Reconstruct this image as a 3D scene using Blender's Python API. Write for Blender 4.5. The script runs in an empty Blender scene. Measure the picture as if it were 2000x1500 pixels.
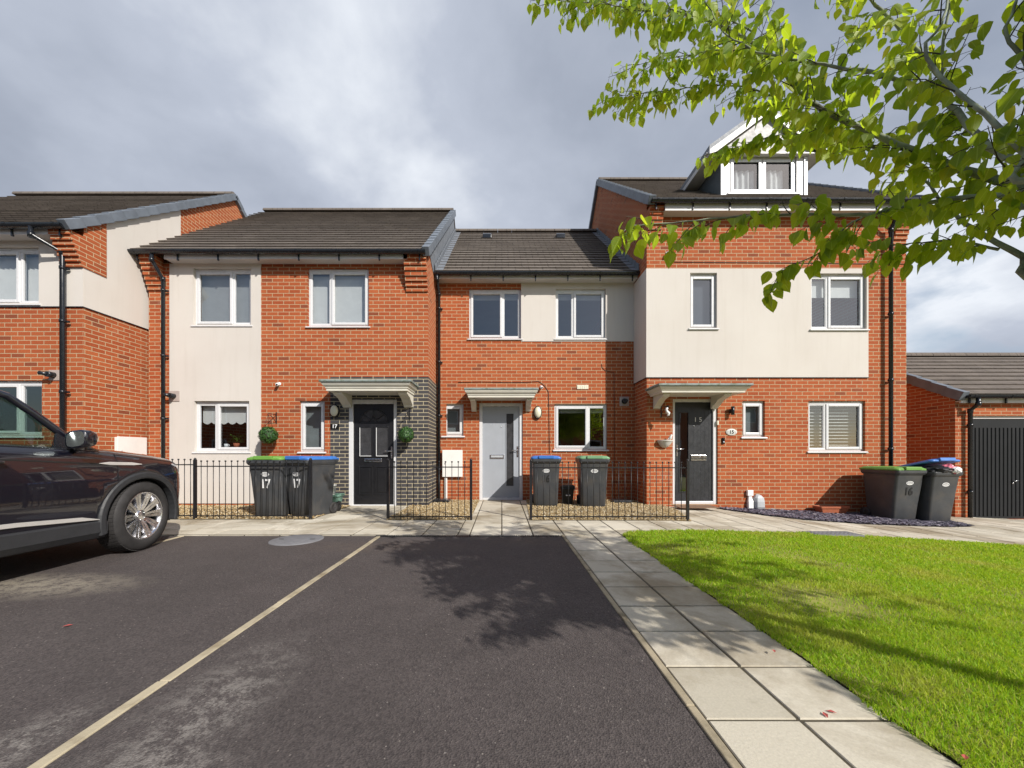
import bpy, bmesh, math, random
import numpy as np
from mathutils import Vector, Matrix, noise
R = math.radians
random.seed(7)
S = bpy.context.scene
COL = S.collection

# ---------------------------------------------------------------- camera, sky, sun, exposure
HC, FP = 1.05, 738.0                     # eye height (m), focal length in photo pixels (2000 px wide)
cam_d = bpy.data.cameras.new('camera'); cam = bpy.data.objects.new('camera', cam_d); COL.objects.link(cam)
cam.location = (0, 0, HC); cam.rotation_euler = (R(90), 0, 0)
cam_d.sensor_width = 36; cam_d.lens = FP/2000*36
cam_d.shift_x = 0.010; cam_d.shift_y = 0.068
cam_d.clip_start = 0.05; cam_d.clip_end = 2000
S.camera = cam

SUN_EL = 34.6; SUN_DIR = Vector((-.84, 1.0, -.90)).normalized()
sd = bpy.data.lights.new('sun', 'SUN'); sun = bpy.data.objects.new('sun', sd); COL.objects.link(sun)
sd.energy = 4.5; sd.angle = R(.55); sd.color = (1, .955, .88)
sun.rotation_euler = SUN_DIR.to_track_quat('-Z', 'Y').to_euler(); sun.location = (8, -10, 12)

S.view_settings.view_transform = 'Standard'; S.view_settings.look = 'None'
S.view_settings.gamma = 1; S.view_settings.use_curve_mapping = False
S.view_settings.exposure = 0.27

W = bpy.data.worlds.new('World'); S.world = W; W.use_nodes = True
def build_sky():
    nt = W.node_tree; N = nt.nodes; L = nt.links; N.clear()
    out = N.new('ShaderNodeOutputWorld'); bg = N.new('ShaderNodeBackground'); bg.inputs[1].default_value = .1
    sky = N.new('ShaderNodeTexSky'); sky.sky_type = 'NISHITA'; sky.sun_disc = False
    sky.sun_elevation = R(SUN_EL); sky.sun_rotation = R(140)
    tc = N.new('ShaderNodeTexCoord'); sep = N.new('ShaderNodeSeparateXYZ'); L.new(tc.outputs['Generated'], sep.inputs[0])
    def m(op, a, b=None, c=None, clamp=False):
        n = N.new('ShaderNodeMath'); n.operation = op; n.use_clamp = clamp
        for i, v in enumerate((a, b, c)):
            if v is None: continue
            if isinstance(v, (int, float)): n.inputs[i].default_value = v
            else: L.new(v, n.inputs[i])
        return n.outputs[0]
    zz = m('ADD', m('MAXIMUM', sep.outputs[2], 0), .34)
    cx = m('DIVIDE', sep.outputs[0], zz); cy = m('DIVIDE', sep.outputs[1], zz)
    cmb = N.new('ShaderNodeCombineXYZ'); L.new(cx, cmb.inputs[0]); L.new(cy, cmb.inputs[1])
    def nz(scale, det, rough, off, dist=.0):
        mp = N.new('ShaderNodeMapping'); mp.inputs['Location'].default_value = off
        L.new(cmb.outputs[0], mp.inputs[0])
        n = N.new('ShaderNodeTexNoise'); n.inputs['Scale'].default_value = scale; n.inputs['Detail'].default_value = det
        n.inputs['Roughness'].default_value = rough; n.inputs['Distortion'].default_value = dist
        L.new(mp.outputs[0], n.inputs[0]); return n.outputs[0]
    n1 = nz(.8, 6, .5, (3.1, 1.7, 0), .2); n2 = nz(2.2, 7, .55, (7.4, 2.2, 1), .15)
    def ramp(src, stops):
        r = N.new('ShaderNodeValToRGB'); L.new(src, r.inputs[0]); e = r.color_ramp.elements
        while len(e) < len(stops): e.new(.5)
        for i, (p, c) in enumerate(stops): e[i].position = p; e[i].color = (*c, 1)
        return r.outputs[0]
    mixn = m('ADD', m('MULTIPLY', n1, .68), m('MULTIPLY', n2, .32))
    K = 10.0
    def lobe(d, lo, hi):
        d = Vector(d).normalized(); n = N.new('ShaderNodeVectorMath'); n.operation = 'DOT_PRODUCT'; L.new(tc.outputs['Generated'], n.inputs[0]); n.inputs[1].default_value = d
        r = N.new('ShaderNodeMapRange'); r.interpolation_type = 'SMOOTHSTEP'; r.inputs['From Min'].default_value = lo; r.inputs['From Max'].default_value = hi; L.new(n.outputs['Value'], r.inputs['Value']); return r.outputs[0]
    mixn = m('ADD', mixn, m('MULTIPLY', lobe((-.10, 1, 1.15), .90, 1.0), .03))
    mixn = m('ADD', mixn, m('MULTIPLY', lobe((-1.2, 1, .95), .88, 1.0), -.035))
    mixn = m('ADD', mixn, m('MULTIPLY', lobe((1.3, 1, .32), .93, 1.0), .05))
    cl = ramp(mixn, [(.36, (.245, .278, .345)), (.45, (.325, .362, .44)), (.54, (.44, .48, .565)), (.62, (.72, .755, .81))])
    sc = N.new('ShaderNodeVectorMath'); sc.operation = 'SCALE'; sc.inputs['Scale'].default_value = K; L.new(cl, sc.inputs[0])
    # cloud cover is thick ahead (+Y) and breaks up to clear sky on the sunny side behind the viewer
    cov = m('ADD', m('MULTIPLY', sep.outputs[1], .9), m('MULTIPLY', m('SUBTRACT', n1, .5), 3.0))
    cov = m('ADD', cov, .60)
    cov = m('SUBTRACT', cov, m('MULTIPLY', lobe((1.35, 1, .42), .955, 1.0), m('MULTIPLY', m('SUBTRACT', n2, .45, clamp=True), 5.0)), clamp=True)
    mx = N.new('ShaderNodeMixRGB'); L.new(cov, mx.inputs[0]); L.new(sky.outputs[0], mx.inputs[1]); L.new(sc.outputs[0], mx.inputs[2])
    L.new(mx.outputs[0], bg.inputs[0]); L.new(bg.outputs[0], out.inputs[0])
build_sky()

# ---------------------------------------------------------------- helpers
def PX(px, py, Y):            # photo measurement -> metres on the plane at depth Y
    return (px-980)*Y/FP, HC+(886-py)*Y/FP
def RC(x0, x1, yt, yb, Y):
    a = PX(x0, yt, Y); b = PX(x1, yb, Y); return a[0], b[0], b[1], a[1]     # x0,x1,z0,z1
def gz(x, y=0):               # the ground falls gently towards the garage
    t = min(max((x-2.6)/7.0, 0), 1.2); return -.29*t

def empty(name, loc, label, cat, group=None, rz=0):
    o = bpy.data.objects.new(name, None); COL.objects.link(o); o.location = loc; o.rotation_euler = (0, 0, rz)
    o.empty_display_size = .2; tag(o, label, cat, group); return o
def tag(o, label=None, cat=None, group=None, kind=None):
    if label: o['label'] = label
    if cat: o['category'] = cat
    if group: o['group'] = group
    if kind: o['kind'] = kind
    return o
def woff(p):
    v = Vector((0, 0, 0))
    while p is not None: v += Vector(p.location); p = p.parent
    return v

class MB:
    def __init__(s): s.v = []; s.f = []; s.m = []; s.sm = []
    def add(s, vs, fs, mi=0, smooth=False):
        o = len(s.v); s.v += [tuple(v) for v in vs]
        for f in fs: s.f.append([i+o for i in f]); s.m.append(mi); s.sm.append(smooth)
        return s
    def quad(s, a, b, c, d, mi=0): return s.add([a, b, c, d], [(0, 1, 2, 3)], mi)
    def box(s, x0, x1, y0, y1, z0, z1, mi=0):
        v = [(x0, y0, z0), (x1, y0, z0), (x1, y1, z0), (x0, y1, z0), (x0, y0, z1), (x1, y0, z1), (x1, y1, z1), (x0, y1, z1)]
        return s.add(v, [(0, 3, 2, 1), (4, 5, 6, 7), (0, 1, 5, 4), (1, 2, 6, 5), (2, 3, 7, 6), (3, 0, 4, 7)], mi)
    def prism(s, pts, axis, a, b, mi=0, smooth=False):   # pts: 2D polygon; axis x: (y,z); y: (x,z); z: (x,y)
        def mk(p, t): return (t, p[0], p[1]) if axis == 'x' else ((p[0], t, p[1]) if axis == 'y' else (p[0], p[1], t))
        n = len(pts); v = [mk(p, a) for p in pts]+[mk(p, b) for p in pts]
        ar = sum(pts[i][0]*pts[(i+1) % n][1]-pts[(i+1) % n][0]*pts[i][1] for i in range(n))
        flip = (ar > 0) == (axis != 'y')
        if b < a: flip = not flip
        c0 = list(range(n)); c1 = list(range(n, 2*n)); 
        s.add(v, [c0[::-1] if flip else c0, c1 if flip else c1[::-1]], mi)
        o = len(s.v)-2*n
        for i in range(n):
            j = (i+1) % n; q = [i, j, n+j, n+i]
            s.f.append([o+k for k in (q if flip else q[::-1])]); s.m.append(mi); s.sm.append(smooth)
        return s
    def tube(s, pts, rad, n=8, mi=0, cap=True, smooth=True):
        pts = [Vector(p) for p in pts]; K = len(pts)
        if not hasattr(rad, '__len__'): rad = [rad]*K
        t = [(pts[min(i+1, K-1)]-pts[max(i-1, 0)]).normalized() for i in range(K)]
        up = Vector((0, 0, 1)) if abs(t[0].z) < .9 else Vector((1, 0, 0))
        u = t[0].cross(up).normalized(); vs = []
        for i in range(K):
            u = (u-t[i]*u.dot(t[i])).normalized(); w = t[i].cross(u)
            for k in range(n):
                a = 2*math.pi*k/n; vs.append(pts[i]+(u*math.cos(a)+w*math.sin(a))*rad[i])
        fs = [(i*n+k, i*n+(k+1) % n, (i+1)*n+(k+1) % n, (i+1)*n+k) for i in range(K-1) for k in range(n)]
        o = len(s.v); s.add(vs, fs, mi, smooth)
        if cap: 
            s.f.append([o+k for k in range(n)][::-1]); s.m.append(mi); s.sm.append(False)
            s.f.append([o+(K-1)*n+k for k in range(n)]); s.m.append(mi); s.sm.append(False)
        return s
    def lathe(s, prof, c, axis='z', n=20, mi=0, sx=1, sy=1, smooth=True, cap=True):     # prof: (r, h)
        vs = []
        for r, h in prof:
            for k in range(n):
                a = 2*math.pi*k/n; x, y = r*math.cos(a)*sx, r*math.sin(a)*sy
                if axis == 'z': vs.append((c[0]+x, c[1]+y, c[2]+h))
                elif axis == 'y': vs.append((c[0]+x, c[1]-h, c[2]+y))     # h goes towards the viewer (-Y)
                else: vs.append((c[0]+h, c[1]+x, c[2]+y))
        K = len(prof)
        fs = [(i*n+k, i*n+(k+1) % n, (i+1)*n+(k+1) % n, (i+1)*n+k) for i in range(K-1) for k in range(n)]
        if cap: fs += [tuple(range(n))[::-1], tuple((K-1)*n+k for k in range(n))]
        return s.add(vs, fs, mi, smooth)
    def loft(s, rings, mi=0, closed=True, smooth=True, cap=False):
        n = len(rings[0]); vs = [p for r in rings for p in r]
        e = n if closed else n-1
        fs = [(i*n+k, i*n+(k+1) % n, (i+1)*n+(k+1) % n, (i+1)*n+k) for i in range(len(rings)-1) for k in range(e)]
        if cap: fs += [tuple(range(n))[::-1], tuple((len(rings)-1)*n+k for k in range(n))]
        return s.add(vs, fs, mi, smooth)
    def build(s, name, mats, parent=None, local=False, bevel=0, fix=True, uv=True):
        if not isinstance(mats, (list, tuple)): mats = [mats]
        me = bpy.data.meshes.new(name)
        off = Vector((0, 0, 0)) if local or parent is None else woff(parent)
        me.from_pydata([(v[0]-off.x, v[1]-off.y, v[2]-off.z) for v in s.v], [], s.f)
        for m in mats: me.materials.append(m)
        me.polygons.foreach_set('material_index', s.m); me.polygons.foreach_set('use_smooth', s.sm)
        if uv:
            ul = me.uv_layers.new(name='UVMap')
            for p in me.polygons:
                nrm = p.normal; ax = max(range(3), key=lambda i: abs(nrm[i]))
                for li in p.loop_indices:
                    c = me.vertices[me.loops[li].vertex_index].co
                    X, Y_, Z = c.x+off.x, c.y+off.y, c.z+off.z
                    ul.data[li].uv = (Y_, Z) if ax == 0 else ((X, Z) if ax == 1 else (X, Y_))
        me.validate()
        if fix:
            bm = bmesh.new(); bm.from_mesh(me); bmesh.ops.recalc_face_normals(bm, faces=bm.faces); bm.to_mesh(me); bm.free()
        me.update()
        o = bpy.data.objects.new(name, me); COL.objects.link(o)
        if parent is not None: o.parent = parent
        if bevel:
            b = o.modifiers.new('bevel', 'BEVEL'); b.width = bevel; b.segments = 2; b.limit_method = 'ANGLE'; b.angle_limit = R(40)
        return o

# ---------------------------------------------------------------- materials
def newmat(name):
    m = bpy.data.materials.new(name); m.use_nodes = True
    b = m.node_tree.nodes['Principled BSDF']; return m, m.node_tree.nodes, m.node_tree.links, b
def noise_node(N, L, vec, scale, detail=4, rough=.55, dist=0):
    n = N.new('ShaderNodeTexNoise'); n.inputs['Scale'].default_value = scale; n.inputs['Detail'].default_value = detail
    n.inputs['Roughness'].default_value = rough; n.inputs['Distortion'].default_value = dist
    L.new(vec, n.inputs['Vector']); return n.outputs[0]
def rampn(N, L, src, stops):
    r = N.new('ShaderNodeValToRGB'); L.new(src, r.inputs[0]); e = r.color_ramp.elements
    while len(e) < len(stops): e.new(.5)
    for i, (p, c) in enumerate(stops):
        e[i].position = p; e[i].color = (*c, 1) if hasattr(c, '__len__') else (c, c, c, 1)
    return r.outputs[0]
def mixc(N, L, fac, a, b, mode='MIX'):
    n = N.new('ShaderNodeMixRGB'); n.blend_type = mode
    for i, v in enumerate((fac, a, b)):
        if isinstance(v, (int, float)): n.inputs[i].default_value = v
        elif hasattr(v, '__len__') and not hasattr(v, 'links'): n.inputs[i].default_value = (*v, 1)
        else: L.new(v, n.inputs[i])
    return n.outputs[0]
def bumpn(N, L, b, h, st, dist=.01, normal=None):
    n = N.new('ShaderNodeBump'); n.inputs['Strength'].default_value = st; n.inputs['Distance'].default_value = dist
    L.new(h, n.inputs['Height'])
    if normal is not None: L.new(normal, n.inputs['Normal'])
    L.new(n.outputs[0], b.inputs['Normal']); return n.outputs[0]
def geopos(N): return N.new('ShaderNodeNewGeometry').outputs['Position']
def objco(N): return N.new('ShaderNodeTexCoord').outputs['Object']

def pm(name, col, rough=.5, var=.12, scale=6, bump=0, bscale=60, metal=0, spec=.5, coat=0, dirt=None):
    m, N, L, b = newmat(name); vec = objco(N)
    n = noise_node(N, L, vec, scale, 5)
    hi = tuple(min(1, c*(1+var)) for c in col); lo = tuple(c*(1-var) for c in col)
    c = rampn(N, L, n, [(.3, lo), (.7, hi)])
    if dirt:
        n3 = noise_node(N, L, vec, dirt[1], 6, .6); c = mixc(N, L, rampn(N, L, n3, [(.5, 0.0), (.72, 1.0)]), c, dirt[0])
    L.new(c, b.inputs['Base Color'])
    r = rampn(N, L, noise_node(N, L, vec, scale*3, 4), [(.3, max(0, rough-.07)), (.7, min(1, rough+.07))]); L.new(r, b.inputs['Roughness'])
    b.inputs['Metallic'].default_value = metal; b.inputs['Specular IOR Level'].default_value = spec
    if coat: b.inputs['Coat Weight'].default_value = coat; b.inputs['Coat Roughness'].default_value = .03
    if bump: bumpn(N, L, b, noise_node(N, L, vec, bscale, 4), bump, .004)
    return m

def brickmat(name, c1, c2, c3, mortar, efflo=.25):
    m, N, L, b = newmat(name)
    uv = N.new('ShaderNodeUVMap'); uv.uv_map = 'UVMap'; pos = geopos(N)
    # slight waviness so courses are not ruler straight
    def bt(col1, col2, mort, ms, bias=0):
        t = N.new('ShaderNodeTexBrick'); t.offset = .5; t.squash = 1
        L.new(uv.outputs[0], t.inputs['Vector'])
        t.inputs['Scale'].default_value = 1; t.inputs['Brick Width'].default_value = .225; t.inputs['Row Height'].default_value = .075
        t.inputs['Mortar Size'].default_value = ms; t.inputs['Mortar Smooth'].default_value = .25; t.inputs['Bias'].default_value = bias
        t.inputs['Color1'].default_value = (*col1, 1); t.inputs['Color2'].default_value = (*col2, 1); t.inputs['Mortar'].default_value = (*mort, 1)
        return t
    t1 = bt(c1, c2, mortar, .0068)
    t2 = bt((0, 0, 0), (1, 1, 1), (0, 0, 0), .0068)
    odd = rampn(N, L, t2.outputs[0], [(.94, 0.0), (.97, 1.0)])              # a few dark burnt bricks
    big = noise_node(N, L, pos, .7, 5, .6); fine = noise_node(N, L, pos, 38, 4, .6)
    c = mixc(N, L, odd, t1.outputs[0], c3)
    c = mixc(N, L, t1.outputs[1], c, mortar)
    c = mixc(N, L, .55, c, rampn(N, L, fine, [(.25, .62), (.75, 1.0)]), 'MULTIPLY')
    c = mixc(N, L, .5, c, rampn(N, L, big, [(.3, .74), (.7, 1.0)]), 'MULTIPLY')
    ef = noise_node(N, L, pos, 1.7, 7, .7, .6)
    c = mixc(N, L, mixc(N, L, 1.0, rampn(N, L, ef, [(.62, 0.0), (.8, efflo)]), (1, 1, 1), 'MULTIPLY'), c, (.62, .54, .46))
    L.new(c, b.inputs['Base Color']); b.inputs['Roughness'].default_value = .88; b.inputs['Specular IOR Level'].default_value = .25
    inv = N.new('ShaderNodeMath'); inv.operation = 'SUBTRACT'; inv.inputs[0].default_value = 1; L.new(t1.outputs[1], inv.inputs[1])
    ad = N.new('ShaderNodeMath'); ad.operation = 'MULTIPLY_ADD'; L.new(fine, ad.inputs[0]); ad.inputs[1].default_value = .35; L.new(inv.outputs[0], ad.inputs[2])
    bumpn(N, L, b, ad.outputs[0], .6, .006)
    return m

def rendermat():
    m, N, L, b = newmat('cream_render'); pos = geopos(N)
    big = noise_node(N, L, pos, .6, 6, .6); fine = noise_node(N, L, pos, 140, 3)
    mp = N.new('ShaderNodeMapping'); mp.inputs['Scale'].default_value = (5, 5, .35); L.new(pos, mp.inputs[0])
    st = noise_node(N, L, mp.outputs[0], 1.6, 6, .65)
    c = rampn(N, L, big, [(.3, (.57, .525, .48)), (.7, (.62, .58, .535))])
    c = mixc(N, L, rampn(N, L, st, [(.52, 0.0), (.85, .26)]), c, (.42, .37, .31))
    L.new(c, b.inputs['Base Color']); b.inputs['Roughness'].default_value = .92; b.inputs['Specular IOR Level'].default_value = .2
    bumpn(N, L, b, fine, .35, .003); return m

def tilemat():
    m, N, L, b = newmat('concrete_roof_tile'); uv = N.new('ShaderNodeUVMap'); uv.uv_map = 'UVMap'; pos = geopos(N)
    t = N.new('ShaderNodeTexBrick'); t.offset = .5; L.new(uv.outputs[0], t.inputs['Vector']); t.inputs['Scale'].default_value = 1
    t.inputs['Brick Width'].default_value = .3; t.inputs['Row Height'].default_value = .265; t.inputs['Mortar Size'].default_value = .004
    t.inputs['Color1'].default_value = (.150, .127, .110, 1); t.inputs['Color2'].default_value = (.185, .158, .137, 1); t.inputs['Mortar'].default_value = (.03, .025, .022, 1)
    n = noise_node(N, L, pos, 1.2, 7, .65); f = noise_node(N, L, pos, 26, 6, .7); mo = noise_node(N, L, pos, 7, 7, .7)
    c = mixc(N, L, .6, t.outputs[0], rampn(N, L, n, [(.3, .6), (.7, 1.0)]), 'MULTIPLY')
    c = mixc(N, L, rampn(N, L, f, [(.54, 0.0), (.76, .4)]), c, (.24, .21, .18))
    c = mixc(N, L, rampn(N, L, mo, [(.60, 0.0), (.74, .5)]), c, (.16, .145, .05))
    L.new(c, b.inputs['Base Color']); b.inputs['Roughness'].default_value = .9; b.inputs['Specular IOR Level'].default_value = .25
    bumpn(N, L, b, f, .6, .006); return m

def glassmat(name='window_glass', tint=(.75, .78, .80), ior=2.15):
    m, N, L, b = newmat(name); N.remove(b)
    out = N['Material Output']; fr = N.new('ShaderNodeFresnel'); ge = N.new('ShaderNodeNewGeometry'); mr = N.new('ShaderNodeMapRange'); mr.inputs['To Min'].default_value = ior; mr.inputs['To Max'].default_value = 1/ior; L.new(ge.outputs['Backfacing'], mr.inputs['Value']); L.new(mr.outputs[0], fr.inputs[0])
    tr = N.new('ShaderNodeBsdfTransparent'); tr.inputs[0].default_value = (*tint, 1)
    gl = N.new('ShaderNodeBsdfGlossy'); gl.inputs['Roughness'].default_value = .012; gl.inputs[0].default_value = (.95, .97, 1, 1)
    n = noise_node(N, L, geopos(N), 2.2, 2); bp = N.new('ShaderNodeBump'); bp.inputs['Strength'].default_value = .04; bp.inputs['Distance'].default_value = .02
    L.new(n, bp.inputs['Height']); L.new(bp.outputs[0], gl.inputs['Normal'])
    mx = N.new('ShaderNodeMixShader'); L.new(fr.outputs[0], mx.inputs[0]); L.new(tr.outputs[0], mx.inputs[1]); L.new(gl.outputs[0], mx.inputs[2])
    L.new(mx.outputs[0], out.inputs[0]); return m

def asphaltmat():
    m, N, L, b = newmat('tarmac'); pos = geopos(N)
    big = noise_node(N, L, pos, .45, 6, .6, .4); mid = noise_node(N, L, pos, 3.2, 6, .65)
    v = N.new('ShaderNodeTexVoronoi'); v.inputs['Scale'].default_value = 130; L.new(pos, v.inputs['Vector'])
    v2 = N.new('ShaderNodeTexVoronoi'); v2.inputs['Scale'].default_value = 42; L.new(pos, v2.inputs['Vector'])
    c = rampn(N, L, v.outputs['Color'], [(.1, (.060, .050, .049)), (.8, (.118, .099, .094))])
    c = mixc(N, L, .7, c, rampn(N, L, big, [(.3, .62), (.7, 1.0)]), 'MULTIPLY')
    c = mixc(N, L, .6, c, rampn(N, L, mid, [(.3, .7), (.7, 1.0)]), 'MULTIPLY')
    sp = rampn(N, L, v.outputs['Color'], [(.935, 0.0), (.97, .6)])
    c = mixc(N, L, sp, c, (.30, .265, .24))
    sp2 = N.new('ShaderNodeSeparateXYZ'); L.new(v2.outputs['Color'], sp2.inputs[0])
    d = rampn(N, L, v2.outputs['Distance'], [(.10, 1.0), (.22, 0.0)])
    q = mixc(N, L, 1.0, d, rampn(N, L, sp2.outputs[2], [(.965, 0.0), (.972, 1.0)]), 'MULTIPLY')
    c = mixc(N, L, q, c, (.42, .38, .33))
    # worn patches: dusty laitance beside the concrete strip, silt by the car
    sx = N.new('ShaderNodeSeparateXYZ'); L.new(pos, sx.inputs[0])
    def spot(cx, cy, rx, ry):
        mp = N.new('ShaderNodeMapping'); mp.inputs['Location'].default_value = (-cx/rx, -cy/ry, 0); mp.inputs['Scale'].default_value = (1/rx, 1/ry, 0)
        L.new(pos, mp.inputs[0]); g = N.new('ShaderNodeTexGradient'); g.gradient_type = 'SPHERICAL'; L.new(mp.outputs[0], g.inputs[0]); return g.outputs['Fac']
    wa = noise_node(N, L, pos, 9, 8, .75); wb = noise_node(N, L, pos, 75, 4, .8); wn_ = N.new('ShaderNodeMath'); wn_.operation = 'MULTIPLY_ADD'; L.new(wb, wn_.inputs[0]); wn_.inputs[1].default_value = .55; L.new(wa, wn_.inputs[2]); wq = N.new('ShaderNodeMath'); wq.operation = 'SUBTRACT'; L.new(wn_.outputs[0], wq.inputs[0]); wq.inputs[1].default_value = .275; wn = wq.outputs[0]
    for (cx, cy, rx, ry, col, st, th) in ((-1.22, 1.55, .30, .75, (.30, .275, .25), .8, .46), (-1.75, 1.35, .18, .35, (.30, .275, .25), .8, .46), (-1.05, 1.1, .35, .4, (.28, .25, .23), .7, .47),
                                  (-3.75, 3.02, 1.0, .36, (.25, .22, .175), 1.5, .40), (-1.3, 4.3, 1.3, .35, (.14, .105, .08), .5, .40), (.35, 4.5, .6, .25, (.13, .10, .08), .5, .4)):
        s = spot(cx, cy, rx, ry)
        mm = N.new('ShaderNodeMath'); mm.operation = 'MULTIPLY'; L.new(s, mm.inputs[0]); L.new(rampn(N, L, wn, [(th, .05), (th+.14, 1.0)]), mm.inputs[1])
        m3 = N.new('ShaderNodeMath'); m3.operation = 'MULTIPLY'; m3.use_clamp = True; L.new(mm.outputs[0], m3.inputs[0]); m3.inputs[1].default_value = st*.9
        c = mixc(N, L, m3.outputs[0], c, col)
    L.new(c, b.inputs['Base Color']); b.inputs['Roughness'].default_value = .82; b.inputs['Specular IOR Level'].default_value = .35
    bumpn(N, L, b, v.outputs['Distance'], .55, .006); return m

def slabmat():
    m, N, L, b = newmat('concrete_slab'); pos = geopos(N); g = N.new('ShaderNodeNewGeometry')
    big = noise_node(N, L, pos, 1.1, 6, .65, .5); fine = noise_node(N, L, pos, 90, 5, .7); mid = noise_node(N, L, pos, 6, 7, .7)
    c = rampn(N, L, g.outputs['Random Per Island'], [(0, (.50, .455, .365)), (1, (.68, .625, .515))])
    c = mixc(N, L, .8, c, rampn(N, L, fine, [(.3, .78), (.7, 1.0)]), 'MULTIPLY')
    c = mixc(N, L, rampn(N, L, big, [(.45, 0.0), (.64, .85)]), c, (.25, .20, .13))
    c = mixc(N, L, rampn(N, L, mid, [(.58, 0.0), (.78, .4)]), c, (.25, .22, .16))
    L.new(c, b.inputs['Base Color']); b.inputs['Roughness'].default_value = .85; b.inputs['Specular IOR Level'].default_value = .3
    bumpn(N, L, b, fine, .35, .004); return m

def islandmat(name, stops, rough=.8, trans=0, spec=.3, pat=None):
    m, N, L, b = newmat(name); g = N.new('ShaderNodeNewGeometry')
    c = rampn(N, L, g.outputs['Random Per Island'], stops)
    if pat:
        n = noise_node(N, L, geopos(N), pat[0], 5, .6); c = mixc(N, L, rampn(N, L, n, [(pat[2], 0.0), (pat[3], pat[4])]), c, pat[1])
    if name == 'leaf':
        at = N.new('ShaderNodeAttribute'); at.attribute_name = 'blade'; sx = N.new('ShaderNodeSeparateXYZ'); L.new(at.outputs['Vector'], sx.inputs[0])
        def mm(op, a_, b_):
            n = N.new('ShaderNodeMath'); n.operation = op
            for i, v in enumerate((a_, b_)):
                if v is None: continue
                if isinstance(v, (int, float)): n.inputs[i].default_value = v
                else: L.new(v, n.inputs[i])
            return n.outputs[0]
        wv = mm('ABSOLUTE', sx.outputs[1], None)
        ve = mm('SINE', mm('MULTIPLY', mm('SUBTRACT', sx.outputs[0], mm('MULTIPLY', wv, .75)), 52.0), None)
        ve = rampn(N, L, ve, [(.55, 0.0), (.98, .5)]); mid = rampn(N, L, wv, [(.012, .6), (.035, 0.0)])
        c = mixc(N, L, ve, c, mixc(N, L, 1.0, c, (.55, .62, .45), 'MULTIPLY')); c = mixc(N, L, mid, c, (.42, .50, .12))
        bl = noise_node(N, L, geopos(N), 55, 3, .6); c = mixc(N, L, rampn(N, L, bl, [(.68, 0.0), (.76, .6)]), c, (.20, .14, .03))
        bumpn(N, L, b, ve, .5, .002)
    L.new(c, b.inputs['Base Color']); b.inputs['Roughness'].default_value = rough; b.inputs['Specular IOR Level'].default_value = spec
    if trans:
        t = N.new('ShaderNodeBsdfTranslucent'); c2 = mixc(N, L, .6, c, (.72, .88, .04)); L.new(c2, t.inputs[0])
        mx = N.new('ShaderNodeMixShader'); mx.inputs[0].default_value = trans
        L.new(b.outputs[0], mx.inputs[1]); L.new(t.outputs[0], mx.inputs[2]); L.new(mx.outputs[0], N['Material Output'].inputs[0])
    return m

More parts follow.
